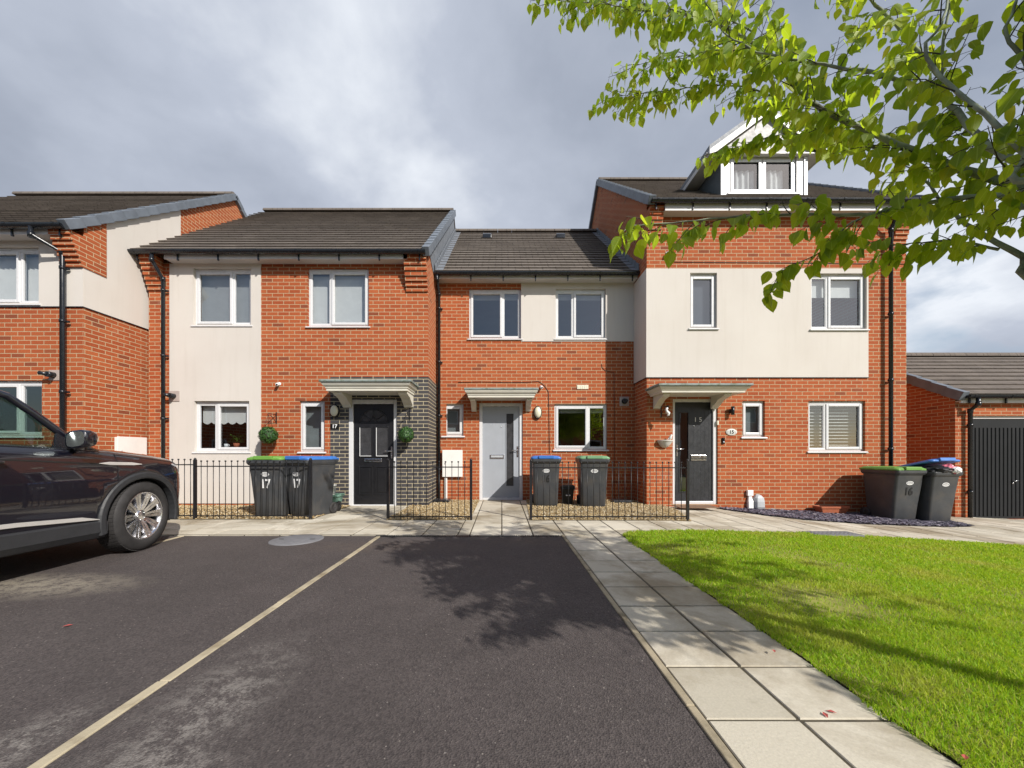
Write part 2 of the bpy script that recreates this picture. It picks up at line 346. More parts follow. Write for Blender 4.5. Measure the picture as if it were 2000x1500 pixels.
M = dict(
    brick=brickmat('red_brick', (.375, .082, .028), (.465, .122, .042), (.26, .070, .032), (.54, .40, .245)),
    gbrick=brickmat('grey_brick', (.055, .052, .056), (.085, .080, .084), (.05, .045, .05), (.55, .47, .32), .0),
    render=rendermat(), tile=tilemat(), glass=glassmat(), asphalt=asphaltmat(), slab=slabmat(),
    upvc=pm('white_upvc', (.64, .64, .65), .28, .03, 4, spec=.5),
    fascia=pm('white_fascia_board', (.53, .51, .50), .4, .05, 3),
    moulding=pm('cream_white_moulding', (.62, .59, .51), .5, .06, 5),
    lead=pm('weathered_lead', (.20, .235, .225), .6, .2, 7, .25, 30, dirt=((.07, .085, .03), 11)),
    greylead=pm('grey_lead_flashing', (.16, .175, .20), .55, .2, 9, .2, 40),
    verge=pm('blue_grey_verge', (.135, .155, .185), .55, .16, 5, .1, 60),
    gutter=pm('black_plastic_gutter', (.012, .014, .018), .26, .2, 6),
    iron=pm('black_painted_iron', (.012, .012, .014), .38, .2, 20, .15, 90),
    inner=pm('room_plaster', (.42, .40, .37), .9, .05, 2),
    dark=pm('dark_void', (.012, .012, .012), .8, .1, 4),
    blind=pm('white_blind', (.72, .71, .68), .6, .04, 8),
    blindgrey=pm('grey_blind', (.58, .58, .57), .6, .04, 8),
    blinddark=pm('slate_blind', (.13, .14, .16), .6, .04, 8),
    frost=pm('frosted_film', (.22, .25, .25), .5, .12, 6),
    curtain=pm('net_curtain', (.62, .62, .61), .9, .1, 8),
    blackdoor=pm('black_door_skin', (.012, .012, .014), .34, .2, 12, .12, 120),
    greydoor=pm('pale_grey_door_skin', (.34, .36, .395), .42, .04, 5),
    darkdoor=pm('charcoal_door_skin', (.022, .023, .027), .40, .25, 8, .25, 45),
    chrome=pm('brushed_chrome', (.75, .75, .76), .22, .04, 10, metal=1),
    soil=pm('edging_concrete', (.34, .285, .195), .9, .2, 4, .4, 70, dirt=((.13, .105, .06), 6)),
    strip=pm('bay_strip_concrete', (.42, .36, .25), .9, .25, 3, .4, 70, dirt=((.20, .15, .085), 5)),
    joint=pm('dirty_joint', (.075, .062, .040), .95, .4, 14, .4, 60),
    ground=pm('bare_ground', (.10, .095, .06), .95, .25, .4),
    lawnsoil=pm('lawn_thatch', (.22, .22, .045), .95, .35, 2.5, .5, 60),
    flue=pm('pink_grey_flue_plate', (.40, .33, .30), .6, .1, 9),
    meter=pm('white_meter_box', (.76, .74, .71), .45, .05, 6),
    cream=pm('cream_plastic', (.70, .66, .52), .5, .05, 6),
    lens=pm('cream_lamp_lens', (.66, .64, .50), .35, .05, 6),
    plasticgrey=pm('grey_plastic', (.42, .44, .46), .5, .06, 8),
    whiteplastic=pm('white_plastic', (.8, .8, .8), .4, .04, 8),
    bin=pm('charcoal_bin_plastic', (.050, .053, .058), .42, .18, 5, .1, 120, dirt=((.075, .07, .065), 4)),
    binblack=pm('black_bin_plastic', (.018, .018, .02), .45, .2, 7, .1, 120),
    lidblue=pm('blue_lid_plastic', (.045, .165, .50), .4, .12, 5),
    lidgreen=pm('green_lid_plastic', (.14, .31, .055), .45, .12, 5),
    lidsage=pm('faded_green_lid_plastic', (.16, .32, .17), .45, .1, 5),
    rubber=pm('tyre_rubber', (.028, .026, .026), .75, .3, 9, .25, 80),
    alloy=pm('silver_alloy', (.80, .80, .82), .24, .04, 8, metal=1),
    cladding=pm('grey_car_cladding', (.028, .029, .032), .55, .1, 12, .1, 160),
    gableface=pm('pale_grey_cladding', (.30, .295, .30), .5, .05, 4),
    seagreen=pm('pale_green_plastic', (.22, .40, .31), .5, .1, 8),
    palepot=pm('pale_grey_pot', (.58, .58, .55), .6, .08, 8),
    terracotta=pm('terracotta', (.40, .115, .052), .75, .1, 9, .2, 60),
    mat=pm('brown_coir', (.20, .12, .075), 1, .25, 30, .6, 130),
    wplate=pm('white_number', (.82, .82, .82), .5, .02, 8),
    cable=pm('black_cable', (.015, .015, .015), .5, .1, 8),
    pinkbag=pm('pink_packaging', (.62, .16, .22), .4, .3, 14),
    drain=pm('grey_cover', (.17, .17, .18), .7, .15, 12, .3, 80),
    steel=pm('galvanised_grate', (.10, .10, .105), .5, .2, 20, metal=.6),
    bark=pm('green_grey_bark', (.27, .30, .205), .85, .3, 14, .5, 60, dirt=((.075, .07, .05), 9)),
    twig=pm('dark_twig', (.055, .05, .032), .85, .3, 14),
    foodgreen=pm('sill_plant_leaf', (.12, .26, .03), .6, .3, 20),
    garage=pm('black_garage_door', (.010, .011, .013), .55, .15, 4, spec=.25),
    cheek=pm('grey_lead_cheek', (.085, .10, .105), .6, .15, 5, .15, 40),
    haloglass=pm('headlamp_lens', (.55, .58, .62), .08, .05, 6, coat=1),
    crackle=pm('black_glass', (.01, .011, .012), .06, .1, 3, spec=.6),
    gravelbed=pm('gravel_bed', (.24, .18, .095), .95, .3, 30, .6, 50),
    slatebed=pm('slate_bed', (.07, .065, .085), .95, .3, 30, .6, 50),
)
M['leaf'] = islandmat('leaf', [(0, (.045, .105, .010)), (.4, (.17, .29, .010)), (.75, (.28, .40, .012)), (.95, (.40, .44, .02)), (1, (.42, .33, .03))], .42, .62, .45)
M['topiary'] = islandmat('topiary_leaf', [(0, (.012, .045, .012)), (.6, (.026, .085, .02)), (1, (.07, .16, .035))], .5, .15, .4)
M['blade'] = islandmat('grass_blade', [(0, (.10, .24, .008)), (.35, (.20, .40, .010)), (.75, (.32, .50, .018)), (.9, (.46, .52, .05)), (1, (.56, .47, .16))], .6, .4, .3, (1.9, (.46, .40, .10), .50, .70, .75))
M['pebble'] = islandmat('gravel_pebble', [(0, (.22, .14, .06)), (.4, (.38, .27, .13)), (.8, (.55, .44, .26)), (1, (.64, .58, .46))], .75)
M['slate'] = islandmat('slate_chip', [(0, (.055, .05, .07)), (.5, (.11, .10, .135)), (.9, (.19, .17, .21)), (1, (.32, .30, .32))], .5)
M['redleaf'] = islandmat('red_leaf', [(0, (.35, .05, .05)), (1, (.5, .12, .1))], .6)
def carpaint():
    m, N, L, b = newmat('dark_blue_car_paint')
    n = noise_node(N, L, objco(N), 900, 2); L.new(rampn(N, L, n, [(.3, (.003, .003, .007)), (.7, (.006, .006, .014))]), b.inputs['Base Color'])
    b.inputs['Roughness'].default_value = .3; b.inputs['Coat Weight'].default_value = 1; b.inputs['Coat Roughness'].default_value = .015; b.inputs['Coat IOR'].default_value = 1.7
    return m
M['paint'] = carpaint()
M['mirror'], _n, _l, _b = newmat('mirror_silver'); _b.inputs['Metallic'].default_value = 1; _b.inputs['Roughness'].default_value = .03; _b.inputs['Base Color'].default_value = (.7, .8, .8, 1)
M['satin'] = pm('satin_silver_trim', (.62, .60, .57), .38, .04, 8, metal=.35)
M['carglass'] = glassmat('car_glass', (.50, .62, .56), 1.55)

_dg = None
def text_mesh(body, size, mat, parent, at, name='number', depth=.002, rot=(R(90), 0, 0), local=False, bold=0, sx=1):
    cu = bpy.data.curves.new('t', 'FONT'); cu.body = body; cu.size = size; cu.extrude = depth; cu.align_x = 'CENTER'; cu.align_y = 'CENTER'; cu.offset = bold
    t = bpy.data.objects.new('t', cu); COL.objects.link(t)
    me = bpy.data.meshes.new_from_object(t.evaluated_get(bpy.context.evaluated_depsgraph_get()))
    bpy.data.objects.remove(t); me.name = name; me.materials.clear(); me.materials.append(mat)
    o = bpy.data.objects.new(name, me); COL.objects.link(o); o.parent = parent
    off = Vector((0, 0, 0)) if local else woff(parent)
    o.location = Vector(at)-off; o.rotation_euler = rot; o.scale = (sx, 1, 1); return o

# ================================================================ SETTING: ground, tarmac, slabs, lawn
def sheet(name, poly, z, mat, sub=.6, slope=True):
    bm = bmesh.new(); vs = [bm.verts.new((x, y, 0)) for x, y in poly]; bm.faces.new(vs)
    xs = [p[0] for p in poly]
    x = math.floor(min(xs))+sub
    while x < max(xs):
        bmesh.ops.bisect_plane(bm, geom=bm.verts[:]+bm.edges[:]+bm.faces[:], plane_co=(x, 0, 0), plane_no=(1, 0, 0)); x += sub
    for v in bm.verts: v.co.z = z+(gz(v.co.x) if slope else 0)
    for f in bm.faces:
        if f.normal.z < 0: f.normal_flip()
    bmesh.ops.recalc_face_normals(bm, faces=bm.faces)
    for f in bm.faces:
        f.normal_update()
        if f.normal.z < 0: f.normal_flip()
    me = bpy.data.meshes.new(name); bm.to_mesh(me); bm.free(); me.materials.append(mat)
    o = bpy.data.objects.new(name, me); COL.objects.link(o); return o
def structure(o): o['kind'] = 'structure'; return o

gm = MB(); gm.quad((-600, -600, -.60), (600, -600, -.60), (600, 600, -.60), (-600, 600, -.60)); structure(gm.build('ground', M['ground']))
YE = 4.87                                                    # edge of the tarmac in front of the houses
structure(sheet('tarmac_driveway', [(-25, -25), (.765, -25), (.765, YE), (-25, YE)], -.004, M['asphalt'], 4))
structure(sheet('garage_drive', [(7.9, 6.45), (16, 5.2), (16, 8.9), (9.3, 8.9), (9.3, 7.3)], -.006, M['asphalt'], 1))
structure(sheet('paving_bed', [(-14, YE), (.765, YE), (.765, -6), (1.62, -6), (1.62, 4), (16, 4), (16, 16), (-14, 16)], -.0065, M['joint'], 1))

LAWN = [(1.545, -6), (1.545, 4.55), (1.56, 4.85), (1.68, 5.03), (2.1, 5.10), (2.84, 5.17), (3.7, 5.22), (4.52, 5.36), (5.0, 5.30), (5.7, 5.18), (6.5, 5.08), (7.3, 4.98), (10, 4.4), (16, 3), (16, -6)]
SLATE = [(4.42, 7.78), (4.55, 7.40), (4.85, 6.95), (5.3, 6.60), (6.1, 6.40), (7.0, 6.40), (7.7, 6.46), (8.25, 6.62), (8.5, 7.1), (8.5, 7.78)]
def inpoly(x, y, P):
    c = False; j = len(P)-1
    for i in range(len(P)):
        if (P[i][1] > y) != (P[j][1] > y) and x < (P[j][0]-P[i][0])*(y-P[i][1])/(P[j][1]-P[i][1])+P[i][0]: c = not c
        j = i
    return c
def slabs():
    rnd = random.Random(3); mb = MB()
    def slab(x0, x1, y0, y1):
        g = .008; e = .003; x0 += g; x1 -= g; y0 += g; y1 -= g
        dz = rnd.uniform(-.002, .002); tl = rnd.uniform(-.002, .002)
        def zz(x, y): return gz(x)+dz+tl*(x-x0)
        o = len(mb.v)
        lo = [(x0, y0), (x1, y0), (x1, y1), (x0, y1)]; hi = [(x0+e, y0+e), (x1-e, y0+e), (x1-e, y1-e), (x0+e, y1-e)]
        mb.add([(x, y, zz(x, y)-.022) for x, y in lo]+[(x, y, zz(x, y)-.005) for x, y in lo]+[(x, y, zz(x, y)) for x, y in hi],
               [(8, 9, 10, 11)]+[(i, (i+1) % 4, 4+(i+1) % 4, 4+i) for i in range(4)]+[(4+i, 4+(i+1) % 4, 8+(i+1) % 4, 8+i) for i in range(4)])
    s = .3715
    # two-slab footpath running from the viewer to the houses
    yb = YE-.035
    k = 0
    while yb-k*s > -3:
        for i in (0, 1): slab(.805+i*s, .805+(i+1)*s, yb-(k+1)*s, yb-k*s)
        k += 1
    # paving across the fronts
    xs = []; x = .805
    while x < 13: xs.append(x); x += s
    xl = [.805, .405, 0, -.415, -.575]; x = -.575
    while x > -13: x -= .455; xl.append(x)
    xs = xl[::-1]+xs[1:]
    ys = [YE-.035, 5.24, 5.65, 6.06, 6.5, 7.0, 7.5, 8.0, 8.5, 9.0]
    for a, b in zip(xs, xs[1:]):
        for c, d in zip(ys, ys[1:]): slab(a, b, c, d)
    return structure(mb.build('paving_slabs', M['slab'], fix=False))
slabs()
mb = MB(); y = -3.0
rnd = random.Random(5)
while y < YE-.01:
    mb.box(.767, .803, y, min(y+.91, YE+.0), -.1, .004+rnd.uniform(-.003, .003)); y += .914
structure(mb.build('path_edging', M['soil'], bevel=.005))
mb = MB(); y = -1.0
while y < YE-.1:
    w = rnd.uniform(-.003, .003); mb.box(-1.585+w, -1.535+w, y, min(y+.91, YE-.05), -.1, .002+rnd.uniform(-.001, .002)); y += .916
structure(mb.build('bay_marking_strip', M['strip'], bevel=.004))
mb = MB(); y = 4.35
while y < YE-.1: mb.box(-4.10, -4.05, y, min(y+.91, YE-.05), -.1, .002); y += .916
structure(mb.build('bay_marking_strip', M['strip'], bevel=.004))
mb = MB(); mb.box(-14, -1.5, YE-.012, YE+.002, -.1, .006); structure(mb.build('tarmac_edge_kerb', M['joint']))

lawn = structure(sheet('lawn', LAWN, .006, M['lawnsoil'], 1))
structure(sheet('slate_bed', SLATE, .012, M['slatebed'], 1))
GRAVEL = [[(-7.1, 6.02), (-3.02, 6.02), (-3.02, 7.59), (-7.1, 7.59)], [(-1.83, 5.95), (-.5, 5.95), (-.5, 8.5), (-1.47, 8.5), (-1.47, 7.59), (-1.83, 7.59)],
          [(.44, 5.92), (2.98, 5.92), (3.35, 7.2), (3.3, 7.77), (2.98, 7.77), (2.98, 8.5), (.55, 8.5)], [(-12, 5.95), (-7.1, 5.95), (-7.1, 6.49), (-12, 6.49)]]
for g in GRAVEL: structure(sheet('gravel_bed', g, .008, M['gravelbed'], 1))

def scatter(name, polys, dens, shape, mat, label, zoff, seed):
    rnd = random.Random(seed); mb = MB()
    for P in polys:
        x0, x1 = min(p[0] for p in P), max(p[0] for p in P); y0, y1 = min(p[1] for p in P), max(p[1] for p in P)
        for _ in range(int((x1-x0)*(y1-y0)*dens)):
            x, y = rnd.uniform(x0, x1), rnd.uniform(y0, y1)
            if not inpoly(x, y, P): continue
            vs, fs = shape(rnd)
            rz = Matrix.Rotation(rnd.uniform(0, 6.28), 3, 'Z') @ Matrix.Rotation(rnd.uniform(-.5, .5), 3, 'X')
            z = gz(x)+zoff+rnd.uniform(0, .012)
            mb.add([Vector(rz @ Vector(v))+Vector((x, y, z)) for v in vs], fs)
    o = mb.build(name, mat, fix=False, uv=False); tag(o, label, 'ground cover', kind='stuff'); return o
def pebble(r):
    a = r.uniform(.008, .017); b = a*r.uniform(.6, 1); c = a*r.uniform(.45, .8)
    return [(a, 0, 0), (0, b, 0), (-a, 0, 0), (0, -b, 0), (0, 0, c), (0, 0, -c)], [(0, 1, 4), (1, 2, 4), (2, 3, 4), (3, 0, 4), (1, 0, 5), (2, 1, 5), (3, 2, 5), (0, 3, 5)]
def chip(r):
    a = r.uniform(.016, .042); b = a*r.uniform(.4, .8); t = r.uniform(.004, .008)
    P = [(-a, -b*r.uniform(.3, 1)), (a*r.uniform(.2, .8), -b), (a, b*r.uniform(0, .8)), (-a*r.uniform(0, .6), b)]
    tx = r.uniform(-.35, .35); ty = r.uniform(-.35, .35)
    v = [(x, y, x*tx+y*ty) for x, y in P]+[(x, y, x*tx+y*ty+t) for x, y in P]
    return v, [(3, 2, 1, 0), (4, 5, 6, 7)]+[(i, (i+1) % 4, 4+(i+1) % 4, 4+i) for i in range(4)]
scatter('gravel', GRAVEL, 1500, pebble, M['pebble'], 'buff gravel covering the railed front beds', .012, 11)
scatter('slate_chippings', [SLATE], 900, chip, M['slate'], 'loose purple grey slate chippings below the right hand brick wall', .018, 12)

def grass():
    rng = np.random.default_rng(4); P = np.array(LAWN)
    pts = []
    for (x0, x1, y0, y1, dens) in ((1.5, 3.2, .7, 2.4, 21000), (1.5, 5.2, 2.4, 3.8, 11000), (1.5, 7.6, 3.8, 5.5, 6500), (3.2, 5.2, 1.6, 2.4, 6000), (5.2, 8.5, 2.4, 3.8, 800), (1.5, 3, -1, .7, 800)):
        n = int((x1-x0)*(y1-y0)*dens); p = rng.random((n, 2))*[x1-x0, y1-y0]+[x0, y0]; pts.append(p)
    p = np.concatenate(pts); xs, ys = p[:, 0], p[:, 1]
    rag = np.array([noise.noise((a*9, b*9, 1)) for a, b in p])*.05; xs = xs+rag+.022; ys = ys-rag
    c = np.zeros(len(p), bool); j = len(P)-1
    for i in range(len(P)):
        cond = (P[i, 1] > ys) != (P[j, 1] > ys)
        with np.errstate(all='ignore'): xi = (P[j, 0]-P[i, 0])*(ys-P[i, 1])/(P[j, 1]-P[i, 1])+P[i, 0]
        c ^= cond & (xs < xi); j = i
    # drain cover and trunk stay clear
    c &= ~((np.abs(xs-4.62) < .34) & (np.abs(ys-5.28) < .16))
    # thin worn patches
    p = p[c]; xs, ys = p[:, 0], p[:, 1]
    thin = np.array([noise.noise((x*1.1+5, y*1.1, 3)) for x, y in p]); keep = rng.random(len(p)) < np.clip(1.05-1.5*np.clip(thin-.1, 0, 1), .25, 1); p = p[keep]; thin = thin[keep]
    n = len(p); gzv = np.array([gz(x) for x in p[:, 0]])
    a = rng.random(n)*6.283; h = rng.uniform(.014, .036, n)*(1-.45*np.clip(thin, 0, 1)); far = np.clip(p[:, 1]/3, .75, 1.9); w = rng.uniform(.0016, .0032, n)*far
    lean = rng.uniform(.1, 1.15, n)*h; b = rng.random(n)*6.283
    base = np.stack([p[:, 0], p[:, 1], gzv+.004], 1); side = np.stack([np.cos(a), np.sin(a), 0*a], 1)*w[:, None]
    tip = base+np.stack([np.cos(b)*lean, np.sin(b)*lean, h], 1); mid = base+np.stack([np.cos(b)*lean*.35, np.sin(b)*lean*.35, h*.6], 1)
    V = np.empty((n, 5, 3)); V[:, 0] = base-side; V[:, 1] = base+side; V[:, 2] = mid+side*.8; V[:, 3] = mid-side*.8; V[:, 4] = tip
    me = bpy.data.meshes.new('grass'); me.vertices.add(n*5); me.vertices.foreach_set('co', V.reshape(-1))
    idx = (np.arange(n)*5)[:, None]+np.array([0, 1, 2, 3, 3, 2, 4])[None]
    me.loops.add(n*7); me.loops.foreach_set('vertex_index', idx.reshape(-1).astype(np.int32))
    me.polygons.add(n*2); st = (np.arange(n)*7)[:, None]+np.array([0, 4])[None]
    me.polygons.foreach_set('loop_start', st.reshape(-1).astype(np.int32)); me.polygons.foreach_set('loop_total', np.tile([4, 3], n).astype(np.int32))
    me.update(calc_edges=True); me.validate(); me.materials.append(M['blade'])
    o = bpy.data.objects.new('grass', me); COL.objects.link(o); tag(o, 'short bright green grass of the front lawn', 'grass', kind='stuff')
grass()

# ================================================================ BUILDING PIECES
def wall_front(mb, x0, x1, z0, z1, Y, holes, depth=.11, zones=(), mi=0, ret=.003):
    xs = {x0, x1}; zs = {z0, z1}
    for h in list(holes)+[z[:4] for z in zones]:
        for x in h[:2]:
            if x0 < x < x1: xs.add(x)
        for z in h[2:4]:
            if z0 < z < z1: zs.add(z)
    xs = sorted(xs); zs = sorted(zs)
    for a, b in zip(xs, xs[1:]):
        for c, d in zip(zs, zs[1:]):
            mx, mz = (a+b)/2, (c+d)/2
            if any(h[0] < mx < h[1] and h[2] < mz < h[3] for h in holes): continue
            k = mi
            for z in zones:
                if z[0] < mx < z[1] and z[2] < mz < z[3]: k = z[4]
            mb.quad((a, Y, c), (b, Y, c), (b, Y, d), (a, Y, d), k)
    for a, b, c, d in [h[:4] for h in holes]:
        k = mi
        for z in zones:
            if z[0] < (a+b)/2 < z[1] and z[2] < (c+d)/2 < z[3]: k = z[4]
        e = Y+depth
        a2, b2, c2, d2 = max(a, x0), min(b, x1), max(c, z0), min(d, z1)
        mb.quad((a2, Y, c2), (a2, e, c2), (a2, e, d2), (a2, Y, d2), k); mb.quad((b2, Y, c2), (b2, Y, d2), (b2, e, d2), (b2, e, c2), k)
        mb.quad((a2, Y, d2), (a2, e, d2), (b2, e, d2), (b2, Y, d2), k); mb.quad((a2, Y, c2), (b2, Y, c2), (b2, e, c2), (a2, e, c2), k)
    if ret:
        e = Y+ret
        mb.quad((x0, Y, z0), (x0, Y, z1), (x0, e, z1), (x0, e, z0), mi); mb.quad((x1, Y, z0), (x1, e, z0), (x1, e, z1), (x1, Y, z1), mi)
        mb.quad((x0, Y, z0), (x0, e, z0), (x1, e, z0), (x1, Y, z0), mi); mb.quad((x0, Y, z1), (x1, Y, z1), (x1, e, z1), (x0, e, z1), mi)

def roof_slope(mb, x0, x1, y0, z0, y1, z1, gauge=.262, th=.040, seed=1, mi=0):
    L = math.hypot(y1-y0, z1-z0); n = max(1, round(L/gauge)); uy, uz = (y1-y0)/L, (z1-z0)/L; ny, nz_ = -uz, uy
    if y1 < y0: ny, nz_ = uz, -uy
    rnd = random.Random(seed); o0 = len(mb.v)
    tw = .30; nx = max(1, round((x1-x0)/tw))
    for i in range(n):
        a, b = L*i/n, L*(i+1)/n+.03
        off = (.5 if i % 2 else 0)
        ks = [x0]+[x0+(k+off)*(x1-x0)/nx for k in range(0 if off else 1, nx) if x0+.05 < x0+(k+off)*(x1-x0)/nx < x1-.05]+[x1]
        for p, q in zip(ks, ks[1:]):
            j = rnd.uniform(-.001, .001); t = th+j; a2 = a
            def pt(x, s, h): return (x, y0+uy*s+ny*h, z0+uz*s+nz_*h)
            g = .0012
            u_ = .015; mb.add([pt(p+g, a2, u_), pt(q-g, a2, u_), pt(q-g, a2, t), pt(p+g, a2, t), pt(q-g, b, .006+j), pt(p+g, b, .006+j), pt(p+g, a2+.11, .004), pt(q-g, a2+.11, .004)], [(0, 1, 2, 3), (3, 2, 4, 5), (6, 7, 1, 0)], mi)
    # underlay closes the roof
    mb.quad((x0, y0, z0), (x1, y0, z0), (x1, y1, z1), (x0, y1, z1), mi)

def window(par, x0, x1, z0, z1, Y, split=None, side='L', sill=True, blind=None, vents=True, sillw=.035, set_=.05):
    yf = Y+set_; yb = yf+.065; w = .055
    f = MB(); f.box(x0, x0+w, yf, yb, z0, z1); f.box(x1-w, x1, yf, yb, z0, z1); f.box(x0+w, x1-w, yf, yb, z1-w-.02, z1); f.box(x0+w, x1-w, yf, yb, z0, z0+w)
    if split: xm = x0+(x1-x0)*split; f.box(xm-w/2, xm+w/2, yf, yb, z0+w, z1-w-.02)
    win = f.build('window', M['upvc'], par, bevel=.006)
    zt = z1-w-.02
    if split: lights = [(x0+w, xm-w/2, side == 'L'), (xm+w/2, x1-w, side == 'R')]
    else: lights = [(x0+w, x1-w, side != 'N')]
    pane = MB()
    for a, b, cas in lights:
        c, d = z0+w, zt
        if cas:
            s = MB(); k = .052; e = .018; a2, b2, c2, d2 = a-e, b+e, c-e, d+e; y0, y1 = yf-.016, yf+.03
            s.box(a2, a2+k, y0, y1, c2, d2); s.box(b2-k, b2, y0, y1, c2, d2); s.box(a2+k, b2-k, y0, y1, d2-k, d2); s.box(a2+k, b2-k, y0, y1, c2, c2+k)
            s.build('casement', M['upvc'], win, bevel=.008)
            a, b, c, d = a2+k, b2-k, c2+k, d2-k
        else:
            s = MB(); k = .014; y0, y1 = yf+.006, yf+.03
            s.box(a, a+k, y0, y1, c, d); s.box(b-k, b, y0, y1, c, d); s.box(a+k, b-k, y0, y1, d-k, d); s.box(a+k, b-k, y0, y1, c, c+k)
            s.build('glazing_bead', M['upvc'], win)
        pane.quad((a-.004, yf+.022, c-.004), (b+.004, yf+.022, c-.004), (b+.004, yf+.022, d+.004), (a-.004, yf+.022, d+.004))
    pane.build('pane', M['glass'], win)
    if vents:
        for a, b, cas in lights:
            if b-a > .25: m_ = (a+b)/2; l = min(.15, (b-a)*.36); v = MB(); v.box(m_-l, m_+l, yf-.012, yf, z1-.034, z1-.016); v.build('trickle_vent', M['blindgrey'], win)
    if sill:
        s = MB(); s.prism([(Y-sillw, z0-.038), (Y-sillw, z0-.018), (Y+.0, z0-.003), (yf+.06, z0-.003), (yf+.06, z0-.038)], 'x', x0-.035, x1+.035); s.build('sill', M['upvc'], win, bevel=.004)
    yi = yb+.05
    if blind:
        kind, ext = blind; b = MB(); zz = zt-.01; zbot = zt-(zt-z0)*ext; mt = M['blind']
        if kind in ('slat', 'darkslat'):
            st = .034; z = zz
            while z > zbot: b.quad((x0+.03, yi, z), (x1-.03, yi, z), (x1-.03, yi+.012, z-.029), (x0+.03, yi+.012, z-.029)); z -= st
            b.box(x0+.03, x1-.03, yi-.005, yi+.035, zz, zz+.03); mt = M['blindgrey' if kind == 'slat' else 'blinddark']
        elif kind == 'bold':
            st = .068; z = zz
            while z > zbot: b.quad((x0+.03, yi, z-.013), (x1-.03, yi, z-.013), (x1-.03, yi+.012, z), (x0+.03, yi+.012, z)); z -= st
            b.box(x0+.03, x1-.03, yi-.005, yi+.055, zz, zz+.05)
        elif kind == 'stack':
            b.box(x0+.03, x1-.03, yi, yi+.04, zz-.015, zz+.02)
            for k in range(7): b.box(x0+.04, x1-.04, yi+.002, yi+.028, zz-.03-k*.012, zz-.024-k*.012)
        elif kind == 'frost': b.box(x0+.03, x1-.03, yi, yi+.004, z0+.03, zz+.02); mt = M['frost']
        elif kind == 'roller': b.box(x0+.03, x1-.03, yi, yi+.004, zbot, zz); b.box(x0+.03, x1-.03, yi-.004, yi+.01, zbot-.02, zbot)
        elif kind == 'scallop':
            n = 36; top = []; X0, X1 = x0+.04, x1-.04
            for k in range(n+1):
                t = k/n; top.append((X0+(X1-X0)*t, zbot-.045*abs(math.sin(t*math.pi*6))))
            for k in range(n): b.quad((top[k][0], yi, top[k][1]), (top[k+1][0], yi, top[k+1][1]), (top[k+1][0], yi, zz), (top[k][0], yi, zz))
        elif kind == 'vertical':
            x = x0+.04
            while x < x1-.1: b.quad((x, yi, zbot), (x+.085, yi+.028, zbot), (x+.085, yi+.028, zz), (x, yi, zz)); x += .088
        elif kind == 'curtain':
            n = 60
            for k in range(n):
                def cp(k): t = k/n; return x0+.02+(x1-x0-.04)*t, yi+.03+.022*math.sin(t*46)+.012*math.sin(t*21+1)
                (xa, ya), (xb, yb_) = cp(k), cp(k+1); b.add([(xa, ya, zbot), (xb, yb_, zbot), (xb, yb_, zz), (xa, ya, zz)], [(0, 1, 2, 3)], 0, True)
            mt = M['curtain']
        b.build('curtain' if kind == 'curtain' else 'blind', mt, win)
    return win

def gutter(par, x0, x1, y, z, r=.062, brk=.8):
    """half-round gutter with its back at y, rim at height z"""
    mb = MB(); n = 10; prof = [(y-r-r*math.cos(math.pi*k/n), z-r*1.05*math.sin(math.pi*k/n)) for k in range(n+1)]
    inner = [(y-r-(r-.006)*math.cos(math.pi*k/n), z-(r*1.05-.006)*math.sin(math.pi*k/n)) for k in range(n, -1, -1)]
    mb.prism(prof+inner, 'x', x0, x1, smooth=False)
    for xe in (x0, x1-.006): mb.prism(prof, 'x', xe, xe+.006)
    k = max(1, round((x1-x0)/brk))
    for i in range(k+1):
        x = x0+.12+(x1-x0-.24)*i/k; q = r+.007
        p2 = [(y-r-q*math.cos(math.pi*j/n), z+.004-q*1.05*math.sin(math.pi*j/n)) for j in range(n+1)]
        mb.prism(p2, 'x', x-.02, x+.02); mb.box(x-.012, x+.012, y-.02, y+.012, z-.16, z-.045)
    return mb.build('gutter', M['gutter'], par)

def downpipe(par, pts, r=.034, clips=()):
    mb = MB(); mb.tube(pts, r, 12)
    for i in range(1, len(pts)-1): 
        p = Vector(pts[i]); mb.tube([p+Vector((0, 0, .045)), p-Vector((0, 0, .045))], r+.007, 12)
    x, y, _ = pts[-1]
    for z in clips:
        mb.tube([(x, y, z+.025), (x, y, z-.025)], r+.008, 12); mb.box(x-.02, x+.075, y+.02, y+.05, z-.015, z+.015)
    return mb.build('downpipe', M['gutter'], par)

def verge(par, x, y0, z0, y1, z1, w=.11, side=1, n=14, name='verge_tiles', drop=.13):
    """dry verge units capping the tile edge at x"""
    mb = MB(); L = math.hypot(y1-y0, z1-z0); uy, uz = (y1-y0)/L, (z1-z0)/L; ny, nz_ = (-uz, uy) if y1 > y0 else (uz, -uy)
    for i in range(n):
        a, b = L*i/n-.02, L*(i+1)/n
        def P(xx, s, h): return (xx, y0+uy*s+ny*h, z0+uz*s+nz_*h)
        h1, h2 = .062, .044; xo, xi = x+side*.03, x-side*w
        vs = [P(xi, a, h1), P(xo, a, h1), P(xo, a, h1-drop), P(xi, a, h1-drop), P(xi, b, h2), P(xo, b, h2), P(xo, b, h2-drop), P(xi, b, h2-drop)]
        mb.add(vs, [(0, 1, 2, 3), (7, 6, 5, 4), (0, 4, 5, 1), (1, 5, 6, 2), (2, 6, 7, 3), (3, 7, 4, 0)])
    return mb.build(name, M['verge'], par, bevel=.008)

